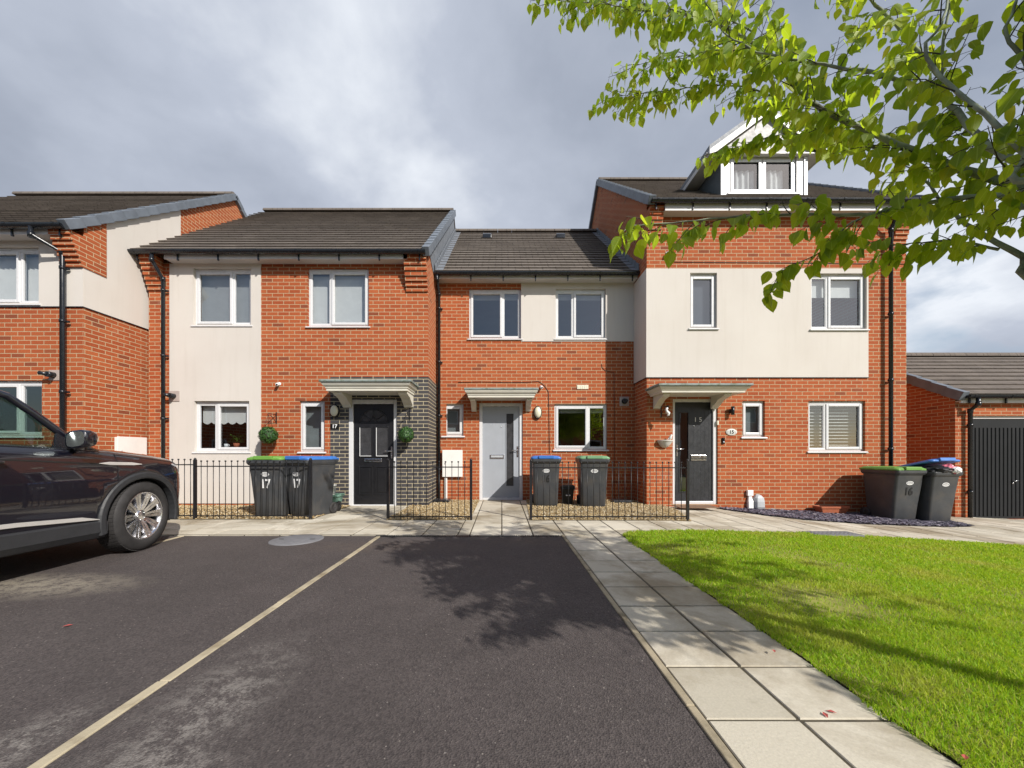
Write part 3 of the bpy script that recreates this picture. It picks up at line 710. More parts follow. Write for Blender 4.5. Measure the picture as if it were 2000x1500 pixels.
def ridge(par, x0, x1, y, z, mat='tile'):
    mb = MB(); n = max(1, round((x1-x0)/.45))
    for i in range(n):
        a, b = x0+(x1-x0)*i/n, x0+(x1-x0)*(i+1)/n-.008
        pr = [(y-.13*math.cos(math.pi*k/8), z-.05+.115*math.sin(math.pi*k/8)) for k in range(9)]
        mb.prism(pr, 'x', a, b)
    return mb.build('ridge_tiles', M[mat], par)

def gable(mb, x0, x1, yF, yB, yR, zE_F, zE_B, zR, z0=-.5, mi=0):
    pts = [(yF, z0), (yB, z0), (yB, zE_B), (yR, zR), (yF, zE_F)]
    mb.prism(pts, 'x', x0, x1, mi)

def canopy(par, x0, x1, zb, zt, Y, depth, lead_over=.07):
    """flat GRP porch canopy: cyma fascia, lead-look top, two scrolled brackets"""
    h = zt-zb; mb = MB()
    st = [(0, 0), (.30, 0), (.30, .012), (.5, .02), (.62, .045), (.8, .062), (1, .066)]
    rings = [[(x0-e, Y-.001, zb+h*f), (x0-e, Y-depth-e, zb+h*f), (x1+e, Y-depth-e, zb+h*f), (x1+e, Y-.001, zb+h*f)] for f, e in st]
    mb.loft(rings, smooth=False, cap=True)
    c = mb.build('door_canopy', M['moulding'], par, bevel=.004)
    t = MB(); e = lead_over; zs = [(zt+.001, e+.012), (zt+.03, e+.012), (zt+.045, e), (zt+.10, e-.10)]
    rings = []
    for z, o in zs:
        f = o if o > 0 else o
        rings.append([(x0-f, Y-.001, z), (x0-f, Y-depth-o if o > 0 else Y-depth*.12, z), (x1+f, Y-depth-o if o > 0 else Y-depth*.12, z), (x1+f, Y-.001, z)])
    t.loft(rings, smooth=False, cap=True); t.build('canopy_top', M['lead'], c, bevel=.006)
    def bracket(xa, xb):
        b = MB(); d = depth-.08; prof = [(Y-.001, zb), (Y-d, zb), (Y-d, zb-.03), (Y-d+.03, zb-.055), (Y-d+.06, zb-.06)]
        for k in range(7):
            t_ = k/6; prof.append((Y-d+.08+(d-.15)*t_+.02*math.sin(t_*6.28), zb-.07-.135*(t_**1.6)))
        prof += [(Y-.05, zb-.235), (Y-.001, zb-.25)]
        b.prism(prof, 'x', xa, xb); return b.build('bracket', M['moulding'], c, bevel=.006)
    return c, bracket

def handle(par, x, z, y, dirx=-1):
    mb = MB(); mb.box(x-.016, x+.016, y-.012, y, z-.12, z+.12); mb.tube([(x, y-.008, z+.03), (x, y-.05, z+.03), (x+dirx*.03, y-.055, z+.03), (x+dirx*.125, y-.055, z+.03)], .0095, 8)
    mb.lathe([(.011, 0), (.011, .01)], (x, y-.01, z-.06), 'y', 12)
    return mb.build('handle', M['chrome'], par)

def wall_lamp(name, x, z, Y, label, rx=.07, rz=.105):
    r = empty(name, (x, Y, z), label, 'wall lamp', 'oval lamps beside the front doors')
    mb = MB(); n = 28
    mb.lathe([(1.0, 0), (1.0, .5), (.93, .62), (.86, .62)], (0, 0, 0), 'y', n)
    mb.v = [(v[0]*(rx+.018)+x, Y+v[1]*.09, v[2]*(rz+.018)+z) for v in mb.v]
    mb.build('lamp_body', M['gutter'], r)
    mb = MB(); mb.lathe([(.9, .55), (.88, .72), (.72, .95), (.42, 1.12), (.05, 1.18)], (0, 0, 0), 'y', n)
    mb.v = [(v[0]*(rx+.010)+x, Y+v[1]*.09, v[2]*(rz+.010)+z) for v in mb.v]
    mb.build('lamp_lens', M['lens'], r); return r

def camera_unit(x, z, Y, label, mat='whiteplastic'):
    r = empty('security_camera', (x, Y, z), label, 'camera', 'small cameras fixed to the brick walls')
    mb = MB(); mb.lathe([(.034, 0), (.034, .014), (.02, .02)], (x, Y, z), 'y', 16); mb.tube([(x, Y-.015, z), (x, Y-.05, z-.02)], .012, 8); mb.build('camera_mount', M[mat], r)
    mb = MB(); c = Vector((x, Y-.075, z-.02)); d = Vector((.25, -1, -.35)).normalized()
    mb.tube([c-d*.035, c-d*.028, c+d*.03, c+d*.036], [.02, .03, .03, .024], 14); b = mb.build('camera_body', M[mat], r)
    mb = MB(); mb.tube([c+d*.034, c+d*.040], .017, 12); mb.build('lens', M['crackle'], b); return r

def flue(par, x, z, Y, w=.105, out=True):
    mb = MB(); mb.box(x-w, x+w, Y-.014, Y, z-w, z+w); p = mb.build('flue', M['flue'], par, bevel=.004)
    mb = MB(); mb.tube([(x, Y-.005, z), (x, Y-.12, z)], .048, 16)
    if out: mb.tube([(x-.0, Y-.10, z), (x-.075, Y-.13, z+.012), (x-.10, Y-.13, z+.015)], [.036, .03, .036], 12)
    else: mb.tube([(x, Y-.02, z), (x, Y-.03, z)], .064, 16)
    mb.build('flue_pipe', M['gutter'], p); return p

def corbel(par, x0, x1, Y, ztop, zbot, out, steps=7):
    mb = MB(); h = (ztop-zbot)/steps
    for i in range(steps):
        d = out*(1-i/steps); z1 = ztop-i*h; z0 = z1-h
        mb.box(x0, x1, Y-d, Y-.0005, z0+.0008, z1)
    return mb.build('brick_corbel', M['brick'], par)

def house_shell(par, x0, x1, Y, zE, eave, rdg, yB, side_left=True, side_right=True, seed=1, over=(0.0, 0.0), gl=None, gr=None):
    """side gables, rear wall, floors, two roof slopes; eave=(y,z) of the front tile edge, rdg=(y,z)"""
    g = MB(); t = .2
    sl = (rdg[1]-eave[1])/(rdg[0]-eave[0]); yF = Y+.003
    zf = eave[1]+sl*(yF-eave[0])-.03; zr = rdg[1]-.03; zb = zr-sl*(yB-rdg[0])
    gl_ = MB(); gable(gl_, x0, x0+t, yF, yB, rdg[0], zf, zb, zr); gl_.build('gable_wall', gl or M['brick'], par)
    gr_ = MB(); gable(gr_, x1-t, x1, yF, yB, rdg[0], zf, zb, zr); gr_.build('gable_wall', gr or M['brick'], par)
    b = MB(); b.box(x0+t, x1-t, yB-.2, yB-.001, -.5, zb); b.build('rear_wall', M['brick'], par)
    f = MB(); f.box(x0+t, x1-t, Y+.2, yB-.2, 2.5, 2.62); f.box(x0+t, x1-t, Y+.2, yB-.2, zE-.06, zE); f.box(x0+t, x1-t, Y+.12, yB-.2, -.06, -.02); f.box(x0+t, x1-t, Y+3.2, Y+3.3, -.02, zE-.07); f.build('inner_floors', M['inner'], par)
    r = MB(); roof_slope(r, x0-over[0], x1+over[1], eave[0], eave[1], rdg[0], rdg[1], seed=seed)
    yb2 = yB+.25; zb2 = rdg[1]-sl*(yb2-rdg[0]); r.quad((x0-over[0], rdg[0], rdg[1]), (x0-over[0], yb2, zb2), (x1+over[1], yb2, zb2), (x1+over[1], rdg[0], rdg[1]))
    roof = r.build('roof', M['tile'], par, fix=False)
    return roof, sl

def eaves(par, x0, x1, Y, zs, yf, zt):
    s = MB(); s.box(x0, x1, yf, Y-.0005, zs, zs+.02); s.box(x0, x1, yf-.02, yf-.0005, zs-.012, zt); 
    return s.build('fascia', M['fascia'], par, bevel=.003)

# ================================================================ HOUSES
Y18, Y17, Y16, Y15 = 6.5, 7.6, 8.52, 7.78

# ---- house with the black door (17)
def house17():
    Y = Y17; x0, x1 = -7.10, -1.48; zs = 4.86
    h = empty('terraced_house', (-4.3, Y, 0), 'brick house with black front door, grey brick porch surround and tall cream render strip', 'house', 'houses of the terrace')
    H = dict(u1=RC(378, 491, 524, 635, Y), u2=RC(601, 720, 524, 637, Y), g1=RC(380, 488, 783, 882, Y), g2=RC(585, 634, 783, 882, Y), d=RC(680, 775, 780, 991, Y))
    holes = list(H.values())
    gx0, _, _, gz1 = RC(645, 836, 736, 990, Y)
    rx0, rx1, _, _ = RC(332, 510, 516, 990, Y)
    w = MB(); wall_front(w, x0, x1, -.5, zs+.02, Y, holes, zones=[(gx0, x1, -.5, gz1, 1)]); w.build('wall', [M['brick'], M['gbrick']], h, fix=False)
    e = .004; rh = [(a+e, b-e, c+e, d-e) for a, b, c, d in (H['u1'], H['g1'])]
    w = MB(); wall_front(w, rx0, rx1, .05, zs+.0, Y-.014, rh, depth=.12, ret=.0135); w.build('render_panel', M['render'], h, fix=False)
    pr = MB(); pr.box(x1+.0003, x1+.006, Y+.004, Y16-.002, -.4, gz1); pr.build('grey_brick_return', M['gbrick'], h)
    roof, sl = house_shell(h, x0+.03, x1, Y, zs, (7.32, 4.985), (11.5, 8.39), 16.2, seed=3, over=(.22, .03), gr=M['brick'])
    ridge(h, x0-.1, x1+.02, 11.5, 8.44)
    verge(h, x1+.05, 7.30, 4.99, 11.5, 8.42, n=18, drop=.17)
    # grey cladding of the upper gable above the neighbour's roof
    gp = MB(); gp.prism([(8.1, 4.95), (15, 4.4), (11.5, 8.30), (7.62, 5.16)], 'x', x1+.0005, x1+.012); gp.build('gable_cladding', M['greylead'], h)
    fx0 = PX(318, 500, Y-.25)[0]; fx1 = PX(795, 500, Y-.25)[0]
    eaves(h, fx0, fx1, Y, zs, 7.39, 4.985)
    gutter(h, x0-.12, x1+.0, 7.37, 4.975)
    corbel(h, x0, x0+.30, Y, 4.94, 4.33, .23); corbel(h, -1.92, x1, Y, 4.94, 4.30, .23)
    pxp = PX(318, 700, Y-.09)[0]
    downpipe(h, [(pxp-.03, 7.30, 4.90), (pxp-.03, 7.30, 4.80), (pxp, Y-.085, 4.52), (pxp, Y-.085, .05)], clips=(4.3, 3.0, 1.75, .6))
    window(h, *H['u1'], Y, .655, 'L', blind=('slat', 1.0)); window(h, *H['u2'], Y, .37, 'R', blind=('roller', .97))
    window(h, *H['g1'], Y, .375, 'R', blind=('scallop', .36)); window(h, *H['g2'], Y, None, 'L', blind=('frost', 1))
    # door
    a, b, c, d = H['d']; f = MB(); k = .085
    f.box(a, a+k, Y+.03, Y+.11, c, d); f.box(b-k*.85, b, Y+.03, Y+.11, c, d); f.box(a+k, b-k*.85, Y+.03, Y+.11, d-k, d); f.box(a+k, b-k*.85, Y+.03, Y+.115, c, c+.05)
    dr = f.build('front_door', M['upvc'], h, bevel=.006)
    A, B, C, D = a+k+.003, b-k*.85-.003, c+.055, d-k-.003; yl = Y+.065
    cx = (A+B)/2; W_ = B-A; Hh = D-C
    fanz = C+Hh*.825; fr = W_*.335
    pl = [(A+W_*.15, A+W_*.44), (A+W_*.56, A+W_*.85)]; pz = (C+Hh*.48, C+Hh*.765)
    l = MB(); l.box(A, B, yl, yl+.045, C, D)
    for xa, xb in pl:                                       # lower moulded panels and upper glazed panels with raised beads
        for (za, zb_) in ((C+Hh*.105, C+Hh*.37), (pz[0], pz[1])):
            q = .022
            l.box(xa-q, xa, yl-.012, yl, za-q, zb_+q); l.box(xb, xb+q, yl-.012, yl, za-q, zb_+q); l.box(xa, xb, yl-.012, yl, zb_, zb_+q); l.box(xa, xb, yl-.012, yl, za-q, za)
        l.box(xa+.03, xb-.03, yl-.009, yl, C+Hh*.105+.03, C+Hh*.37-.03)
    l.build('door_leaf', M['blackdoor'], dr, bevel=.004)
    g = MB()
    for xa, xb in pl: g.box(xa+.002, xb-.002, yl-.005, yl-.0005, pz[0]+.002, pz[1]-.002)
    n = 20; arc = [(cx+fr*math.cos(math.pi*i/n), fanz+fr*.92*math.sin(math.pi*i/n)) for i in range(n+1)]
    g.prism(arc, 'y', yl-.005, yl-.0005); g.build('door_glazing', M['doorglass'], dr)
    bd = MB()
    for xa, xb in pl:
        q = .009; bd.box(xa, xa+q, yl-.013, yl-.006, pz[0], pz[1]); bd.box(xa+q, xb, yl-.013, yl-.006, pz[0], pz[0]+q)
    bd.build('glazing_bead', M['wplate'], dr)
    fb = MB()
    fb.tube([(x, yl-.006, z) for x, z in arc], .014, 6); fb.tube([(cx+fr*.28*math.cos(math.pi*i/10), yl-.007, fanz+fr*.28*math.sin(math.pi*i/10)) for i in range(11)], .012, 6)
    fb.box(cx-fr-.01, cx+fr+.01, yl-.014, yl, fanz-.03, fanz+.002)
    for t in (36, 90, 144): fb.tube([(cx+fr*r_*math.cos(R(t)), yl-.007, fanz+fr*.94*r_*math.sin(R(t))) for r_ in (.28, 1)], .010, 6)
    fb.build('fanlight_bars', M['blackdoor'], dr)
    lb = MB(); lx = (PX(712, 0, yl)[0], PX(746, 0, yl)[0]); lz = PX(0, 899, yl)[1]
    lb.box(lx[0], lx[1], yl-.014, yl-.001, lz-.035, lz+.035); q = lb.build('letterbox', M['chrome'], dr, bevel=.006)
    s = MB(); s.box(lx[0]+.03, lx[1]-.05, yl-.0165, yl-.0145, lz-.012, lz+.012); s.build('flap', M['dark'], q)
    handle(dr, B-.045, PX(0, 884, yl)[1], yl, -1)
    cxx = RC(636, 795, 748, 763, 7.02)
    cn, br = canopy(h, cxx[0], cxx[1], cxx[2], cxx[3]+.012, Y, .56, .085)
    b1 = RC(650, 668, 762, 787, 7.12); br(b1[0], b1[1]); b2 = RC(777, 796, 762, 787, 7.12); br(b2[0], b2[1])
    flx, flz = PX(342, 774, Y); flue(h, flx, flz, Y-.014)
    return h
M['doorglass'] = pm('obscure_door_glass', (.045, .045, .048), .22, .25, 9, .4, 60, spec=.45)
house17()

# ---- middle house with the pale grey door (16)
def house16():
    Y = Y16; x0, x1 = -1.47, 2.985; zs = 4.89
    h = empty('terraced_house', (.7, Y, 0), 'low middle brick house with pale grey front door between its two taller neighbours', 'house', 'houses of the terrace')
    H = dict(u1=RC(916, 1018, 564, 661, Y), u2=RC(1085, 1183, 564, 661, Y), g1=RC(865, 905, 789, 851, Y), g2=RC(1083, 1186, 789, 878, Y), d=RC(936, 1021, 787, 977, Y))
    w = MB(); wall_front(w, x0+.002, x1, -.5, zs+.02, Y, list(H.values())); w.build('wall', M['brick'], h, fix=False)
    zr = PX(0, 667, Y)[1]
    e = .004
    w = MB(); wall_front(w, H['u1'][1]-e, x1-.002, zr, zs, Y-.012, [(H['u2'][0]+e, H['u2'][1]-e, H['u2'][2]+e, H['u2'][3]-e)], depth=.12, ret=.0115); w.build('render_panel', M['render'], h, fix=False)
    roof, sl = house_shell(h, x0+.02, x1-.01, Y, zs, (8.22, 5.0), (11.85, 7.97), 15.9, seed=5, over=(.0, .0))
    ridge(h, x0+.03, x1-.03, 11.85, 8.02)
    # stepped flashings where the roof meets the taller gables, tile vents
    uy, uz = (11.85-8.22)/4.69, (7.97-5.0)/4.69
    for xx, s in ((x0+.045, 1), (x1-.02, -1)):
        fl = MB()
        for k in range(18):
            a, b = 4.69*k/18, 4.69*(k+1)/18
            P = lambda q, n: (8.22+uy*q-uz*n, 5.0+uz*q+uy*n)
            (ya, za), (yb, zb), (yc, zc), (yd, zd) = P(a, .03), P(b+.02, .012), P(b+.02, .10+.05), P(a, .12+.06)
            fl.prism([(ya, za+.012), (yb, zb+.022), (yb, zb+.14), (ya, za+.15)], 'x', xx, xx-s*.018)
            fl.quad((xx, ya, za+.012), (xx+s*.15, ya, za+.012), (xx+s*.15, yb, zb+.024), (xx, yb, zb+.024))
        fl.build('flashing', M['greylead'], h)
    for px in (952, 1094):
        X = PX(px, 466, 11.2)[0]; t = (11.2-8.22)/(11.85-8.22); zc = 5.0+t*2.97
        v = MB(); v.prism([(11.02, zc-.10), (11.02, zc+.02), (11.10, zc+.09), (11.3, zc+.11), (11.3, zc+.05)], 'x', X-.13, X+.13); v.build('roof_vent', M['gutter'], roof, bevel=.02)
    eaves(h, x0+.005, x1-.005, Y, zs, 8.28, 5.0)
    gutter(h, x0-.03, x1-.01, 8.26, 4.985)
    pxp = -1.405
    downpipe(h, [(pxp, 8.18, 4.92), (pxp, 8.2, 4.84), (pxp, Y-.065, 4.62), (pxp, Y-.065, .04)], r=.033, clips=(4.3, 3.1, 1.9, .7))
    window(h, *H['u1'], Y, .645, 'L', blind=('stack', .1)); window(h, *H['u2'], Y, .36, 'R', blind=('stack', .1))
    window(h, *H['g1'], Y, None, 'L', blind=('frost', 1), vents=False); window(h, *H['g2'], Y, .645, 'L', blind=('stack', .1))
    a, b, c, d = H['d']; f = MB(); k = .072
    f.box(a, a+k, Y+.03, Y+.11, c, d); f.box(b-k, b, Y+.03, Y+.11, c, d); f.box(a+k, b-k, Y+.03, Y+.11, d-k, d); f.box(a+k, b-k, Y+.03, Y+.115, c, c+.055)
    dr = f.build('front_door', M['upvc'], h, bevel=.006)
    A, B, C, D = a+k+.003, b-k-.003, c+.06, d-k-.003; yl = Y+.062
    gx = RC(989, 1003, 808, 949, yl)
    l = MB(); wall_front(l, A, B, C, D, yl, [gx], depth=.03, ret=.04)
    for i in range(1, 7):                                     # shallow vertical cottage grooves
        xg = A+(gx[0]-.05-A)*i/6.5
        l.box(xg-.0015, xg+.0015, yl-.0012, yl-.0002, C+.03, D-.03)
    q = .018
    l.box(gx[0]-q, gx[0], yl-.01, yl-.0005, gx[2]-q, gx[3]+q); l.box(gx[1], gx[1]+q, yl-.01, yl-.0005, gx[2]-q, gx[3]+q); l.box(gx[0], gx[1], yl-.01, yl-.0005, gx[3], gx[3]+q); l.box(gx[0], gx[1], yl-.01, yl-.0005, gx[2]-q, gx[2])
    l.build('door_leaf', M['greydoor'], dr)
    g = MB(); g.box(gx[0], gx[1], yl+.012, yl+.02, gx[2], gx[3]); g.build('door_glazing', M['doorglass'], dr)
    lx = RC(957, 984, 888, 896, yl); lb = MB(); lb.box(lx[0], lx[1], yl-.014, yl-.001, lx[2], lx[3]); q = lb.build('letterbox', M['chrome'], dr, bevel=.004)
    s = MB(); s.box(lx[0]+.02, lx[1]-.02, yl-.0165, yl-.0145, lx[2]+.03, lx[3]-.018); s.build('flap', M['plasticgrey'], q)
    handle(dr, PX(1011, 0, yl)[0], PX(0, 882, yl)[1], yl, -1)
    sp = MB(); sp.lathe([(.012, 0), (.012, .006), (.006, .008)], (PX(979, 0, yl)[0], yl-.0005, PX(0, 834, yl)[1]), 'y', 12); sp.build('spyhole', M['chrome'], dr)
    text_mesh('16', .085, M['plasticgrey'], dr, (PX(973, 0, yl)[0], yl-.003, PX(0, 823, yl)[1]))
    cxx = RC(914, 1044, 763, 776, 8.0); cn, br = canopy(h, cxx[0], cxx[1], cxx[2], cxx[3]+.01, Y, .50, .07)
    b1 = RC(919, 928, 775, 793, 8.1); br(b1[0]-.01, b1[1]); b2 = RC(1029, 1039, 775, 793, 8.1); br(b2[0], b2[1])
    flx, flz = PX(1219, 784, Y); flue(h, flx, flz, Y, out=False)
    v = RC(1127, 1149, 752, 760, Y); mb = MB(); mb.box(v[0], v[1], Y-.014, Y, v[2], v[3])
    for i in range(5):
        xg = v[0]+(v[1]-v[0])*(i+.5)/5; mb.box(xg-.008, xg+.008, Y-.018, Y-.0142, v[2]+.015, v[3]-.015)
    mb.build('air_brick', M['cream'], h)
    return h
house16()

# ---- tall house with the charcoal door and dormer (15)
def house15():
    Y = Y15; x0, x1 = 2.985, 8.33; zs = 5.92
    h = empty('terraced_house', (5.6, Y, 0), 'three storey brick house with dormer window, wide cream render band and charcoal door', 'house', 'houses of the terrace')
    H = dict(u1=RC(1347, 1400, 533, 641, Y), u2=RC(1583, 1692, 534, 643, Y), g1=RC(1450, 1494, 783, 853, Y), g2=RC(1579, 1690, 783, 881, Y), d=RC(1314, 1402, 779, 985, Y))
    w = MB(); wall_front(w, x0, x1, -.6, zs+.02, Y, list(H.values())); w.build('wall', M['brick'], h, fix=False)
    z0, z1 = PX(0, 737, Y)[1], PX(0, 525, Y)[1]; xr = PX(1695, 0, Y)[0]; e = .004
    w = MB(); wall_front(w, x0-.014, xr, z0, z1, Y-.014, [(H[k][0]+e, H[k][1]-e, H[k][2]+e, H[k][3]-e) for k in ('u1', 'u2')], depth=.12, ret=.0135)
    w.box(x0-.0145, x0-.0005, Y-.0138, Y16-.014, z0, z1); w.build('render_panel', M['render'], h, fix=False)
    b = MB(); b.box(x0-.02, xr+.004, Y-.022, Y-.001, z0-.014, z0-.001); b.box(x0-.02, x0-.001, Y-.0009, Y16-.014, z0-.014, z0-.001); b.build('render_stop_bead', M['gutter'], h)
    roof, sl = house_shell(h, x0, x1, Y, 5.6, (7.50, 6.09), (11.6, 9.39), 16.0, seed=8, over=(.03, .03))
    ridge(h, x0-.02, x1+.02, 11.6, 9.44)
    verge(h, x0-.05, 7.48, 6.10, 11.6, 9.42, side=-1, n=18, drop=.16); verge(h, x1+.05, 7.48, 6.10, 11.6, 9.42, side=1, n=18, drop=.16)
    verge(h, x0-.05, 16.2, 5.69, 11.6, 9.42, side=-1, n=18, drop=.12, name='rear_verge_tiles')
    eaves(h, x0+.28, x1-.28, Y, zs, 7.57, 6.09); gutter(h, x0-.02, x1+.02, 7.55, 6.085)
    corbel(h, x0, x0+.28, Y, 6.04, 5.45, .20); corbel(h, x1-.28, x1, Y, 6.04, 5.45, .20)
    pxp = PX(1740, 700, Y-.09)[0]
    downpipe(h, [(pxp, 7.48, 6.0), (pxp, 7.5, 5.9), (pxp, Y-.09, 5.6), (pxp, Y-.09, gz(pxp)-.02)], r=.036, clips=(5.1, 3.9, 2.55, 1.15))
    window(h, *H['u1'], Y, None, 'L', blind=('darkslat', 1), sillw=.05); window(h, *H['u2'], Y, .335, 'R', blind=('roller', .32), sillw=.05)
    window(h, *H['g1'], Y, None, 'L', blind=('frost', 1), vents=False); window(h, *H['g2'], Y, .33, 'R', blind=('bold', .93))
    a, b, c, d = H['d']; f = MB(); k = .06
    f.box(a, a+k, Y+.03, Y+.11, c, d); f.box(b-k*1.3, b, Y+.03, Y+.11, c, d); f.box(a+k, b-k*1.3, Y+.03, Y+.11, d-k, d); f.box(a+k, b-k*1.3, Y+.03, Y+.115, c, c+.06)
    dr = f.build('front_door', M['upvc'], h, bevel=.006)
    A, B, C, D = a+k+.003, b-k*1.3-.003, c+.065, d-k-.003; yl = Y+.062
    gx = RC(1328, 1344, 806, 960, yl)
    l = MB(); wall_front(l, A, B, C, D, yl, [gx], depth=.03, ret=.04); q = .02
    l.box(gx[0]-q, gx[0], yl-.01, yl-.0005, gx[2]-q, gx[3]+q); l.box(gx[1], gx[1]+q, yl-.01, yl-.0005, gx[2]-q, gx[3]+q); l.box(gx[0], gx[1], yl-.01, yl-.0005, gx[3], gx[3]+q); l.box(gx[0], gx[1], yl-.01, yl-.0005, gx[2]-q, gx[2])
    for i in range(1, 6):
        xg = gx[1]+.03+(B-gx[1]-.03)*i/6; l.box(xg-.002, xg+.002, yl-.0015, yl-.0003, C+.02, D-.02)
    l.build('door_leaf', M['darkdoor'], dr)
    g = MB(); g.quad((gx[0], yl+.014, gx[2]), (gx[1], yl+.014, gx[2]), (gx[1], yl+.014, gx[3]), (gx[0], yl+.014, gx[3])); g.build('door_glazing', M['glass'], dr)
    lx = RC(1349, 1379, 889, 900, yl); lb = MB(); lb.box(lx[0], lx[1], yl-.014, yl-.001, lx[2], lx[3]); q = lb.build('letterbox', M['chrome'], dr, bevel=.004)
    s = MB(); s.box(lx[0]+.005, lx[1]-.005, yl-.0165, yl-.0145, lx[2]+.045, lx[2]+.058); s.build('flap', M['dark'], q)
    handle(dr, PX(1322, 0, yl)[0], PX(0, 880, yl)[1], yl, 1)
    text_mesh('1 5', .135, M['satin'], dr, (PX(1363, 0, yl)[0], yl-.003, PX(0, 820, yl)[1]))
    sp = MB(); sp.lathe([(.012, 0), (.012, .006), (.006, .008)], (PX(1355, 0, yl)[0], yl-.0005, PX(0, 832, yl)[1]), 'y', 12); sp.build('spyhole', M['chrome'], dr)
    cxx = RC(1294, 1458, 757, 766, 7.17); cn, br = canopy(h, cxx[0], cxx[1], cxx[2], cxx[3]+.03, Y, .58, .085)
    b1 = RC(1296, 1309, 763, 787, 7.27); br(b1[0], b1[1]+.01); b2 = RC(1416, 1430, 763, 787, 7.27); br(b2[0], b2[1])
    # dormer
    Yd = 7.93; dx0, dx1 = PX(1408, 0, Yd)[0], PX(1575, 0, Yd)[0]; dzb = 6.36; dze = 7.33; cx = (dx0+dx1)/2
    wh = RC(1424, 1556, 304, 378, Yd)
    d = MB(); wall_front(d, dx0, dx1, dzb, dze, Yd, [wh], depth=.09, ret=.003)
    half = (dx1-dx0)/2+.31; pk = 8.20; slope = (pk-dze)/half; yov = 7.80
    d.add([(dx0, Yd, dze), (dx1, Yd, dze), (cx, Yd, dze+slope*(dx1-dx0)/2+.25)], [(0, 1, 2)])
    for k in range(1, 4): d.box(dx0+.006, dx1-.006, Yd-.006, Yd-.0005, dzb+.02, dzb+.03)
    dm = d.build('dormer', M['fascia'], h, fix=False)
    yb = lambda z: 7.50+(z-6.09)/sl
    for xa, xb in ((dx0+.0, dx0+.06), (dx1-.06, dx1)):
        c = MB(); c.prism([(Yd+.004, 6.39), (Yd+.004, dze+.2), (yb(dze+.2)+.1, dze+.2)], 'x', xa, xb)
        c.build('dormer_cheek', M['cheek'], dm)
    r = MB()
    for s in (-1, 1):
        xe = cx+s*half
        for i in range(4):                                   # slates
            pass
        e0, p0 = (xe, dze), (cx, pk); th = .09
        ye, yp = yb(dze)+.3, yb(pk)+.3
        r.add([(xe, yov, dze), (cx, yov, pk), (cx, yp, pk), (xe, ye, dze), (xe, yov, dze+th), (cx, yov, pk+th), (cx, yp, pk+th), (xe, ye, dze+th)],
              [(0, 1, 2, 3), (4, 5, 6, 7), (0, 1, 5, 4), (1, 2, 6, 5), (2, 3, 7, 6), (3, 0, 4, 7)])
    r.build('dormer_roof', M['greylead'], dm)
    bb = MB()
    for s in (-1, 1):
        xe = cx+s*half; 
        bb.prism([(xe, dze-.005), (cx, pk-.005), (cx, pk-.13), (xe-s*.10, dze-.075), (xe, dze-.095)], 'y', yov-.012, yov+.02)
        bb.box(min(xe, xe-s*.03), max(xe, xe-s*.03), yov+.021, yb(dze)+.2, dze-.10, dze-.006)
        bb.add([(xe-s*.031, yov+.021, dze-.09), (dx0 if s < 0 else dx1, yov+.021, dze-.09), (dx0 if s < 0 else dx1, yb(dze)+.1, dze-.09), (xe-s*.031, yb(dze)+.1, dze-.09)], [(0, 1, 2, 3)])
    bb.box(dx0-.35, dx1+.35, yov+.03, Yd-.004, dze-.055, dze-.035)
    bb.build('bargeboard', M['fascia'], dm)
    gf = MB(); gf.add([(cx-half+.12, yov+.07, dze-.03), (cx+half-.12, yov+.07, dze-.03), (cx, yov+.07, pk-.08)], [(0, 1, 2)]); gf.build('gable_face', M['gableface'], dm)
    cr = MB()
    for xc in (dx0, dx1-.05): cr.box(xc-.008, xc+.058, Yd-.02, Yd-.0007, dzb, dze-.06)
    cr.build('corner_board', M['upvc'], dm)
    # the dormer window sits one level down, so its frame is a sub-part of the dormer
    a, b2, c2, d2 = wh; yf = Yd+.03; wd = .06; f = MB(); xm = (a+b2)/2
    f.box(a, a+wd, yf, yf+.06, c2, d2); f.box(b2-wd, b2, yf, yf+.06, c2, d2); f.box(a+wd, b2-wd, yf, yf+.06, d2-wd-.02, d2); f.box(a+wd, b2-wd, yf, yf+.06, c2, c2+wd); f.box(xm-.035, xm+.035, yf, yf+.06, c2+wd, d2-wd-.02)
    for s0, s1 in ((a+.05, xm-.02), (xm+.02, b2-.05)):
        z0_, z1_ = c2+.045, d2-.065; kk = .055
        f.box(s0, s0+kk, yf-.015, yf-.0006, z0_, z1_); f.box(s1-kk, s1, yf-.015, yf-.0006, z0_, z1_); f.box(s0+kk, s1-kk, yf-.015, yf-.0006, z1_-kk, z1_); f.box(s0+kk, s1-kk, yf-.015, yf-.0006, z0_, z0_+kk)
    f.box(a-.05, b2+.05, Yd-.05, yf+.03, c2-.04, c2-.002)
    f.build('window_frame', M['upvc'], dm, bevel=.006)
    p = MB(); p.quad((a+.05, yf+.02, c2+.05), (b2-.05, yf+.02, c2+.05), (b2-.05, yf+.02, d2-.06), (a+.05, yf+.02, d2-.06)); p.build('pane', M['glass'], dm)
    cu = MB(); n = 90
    for k in range(n):
        def cp(k): t = k/n; return a+.04+(b2-a-.08)*t, yf+.14+.022*math.sin(t*70)+.012*math.sin(t*31+1)
        (xa, ya), (xb, y2) = cp(k), cp(k+1)
        if .44 < k/n < .5 or k/n > .90: continue
        cu.add([(xa, ya, c2+.03), (xb, y2, c2+.03), (xb, y2, d2-.2), (xa, ya, d2-.2)], [(0, 1, 2, 3)], 0, True)
    cu.build('curtain', M['curtain'], dm)
    iv = MB(); iv.box(dx0+.08, dx1-.08, Yd+.7, Yd+.72, dzb, dze+.1); iv.build('inner_partition', M['inner'], dm)
    return h
house15()

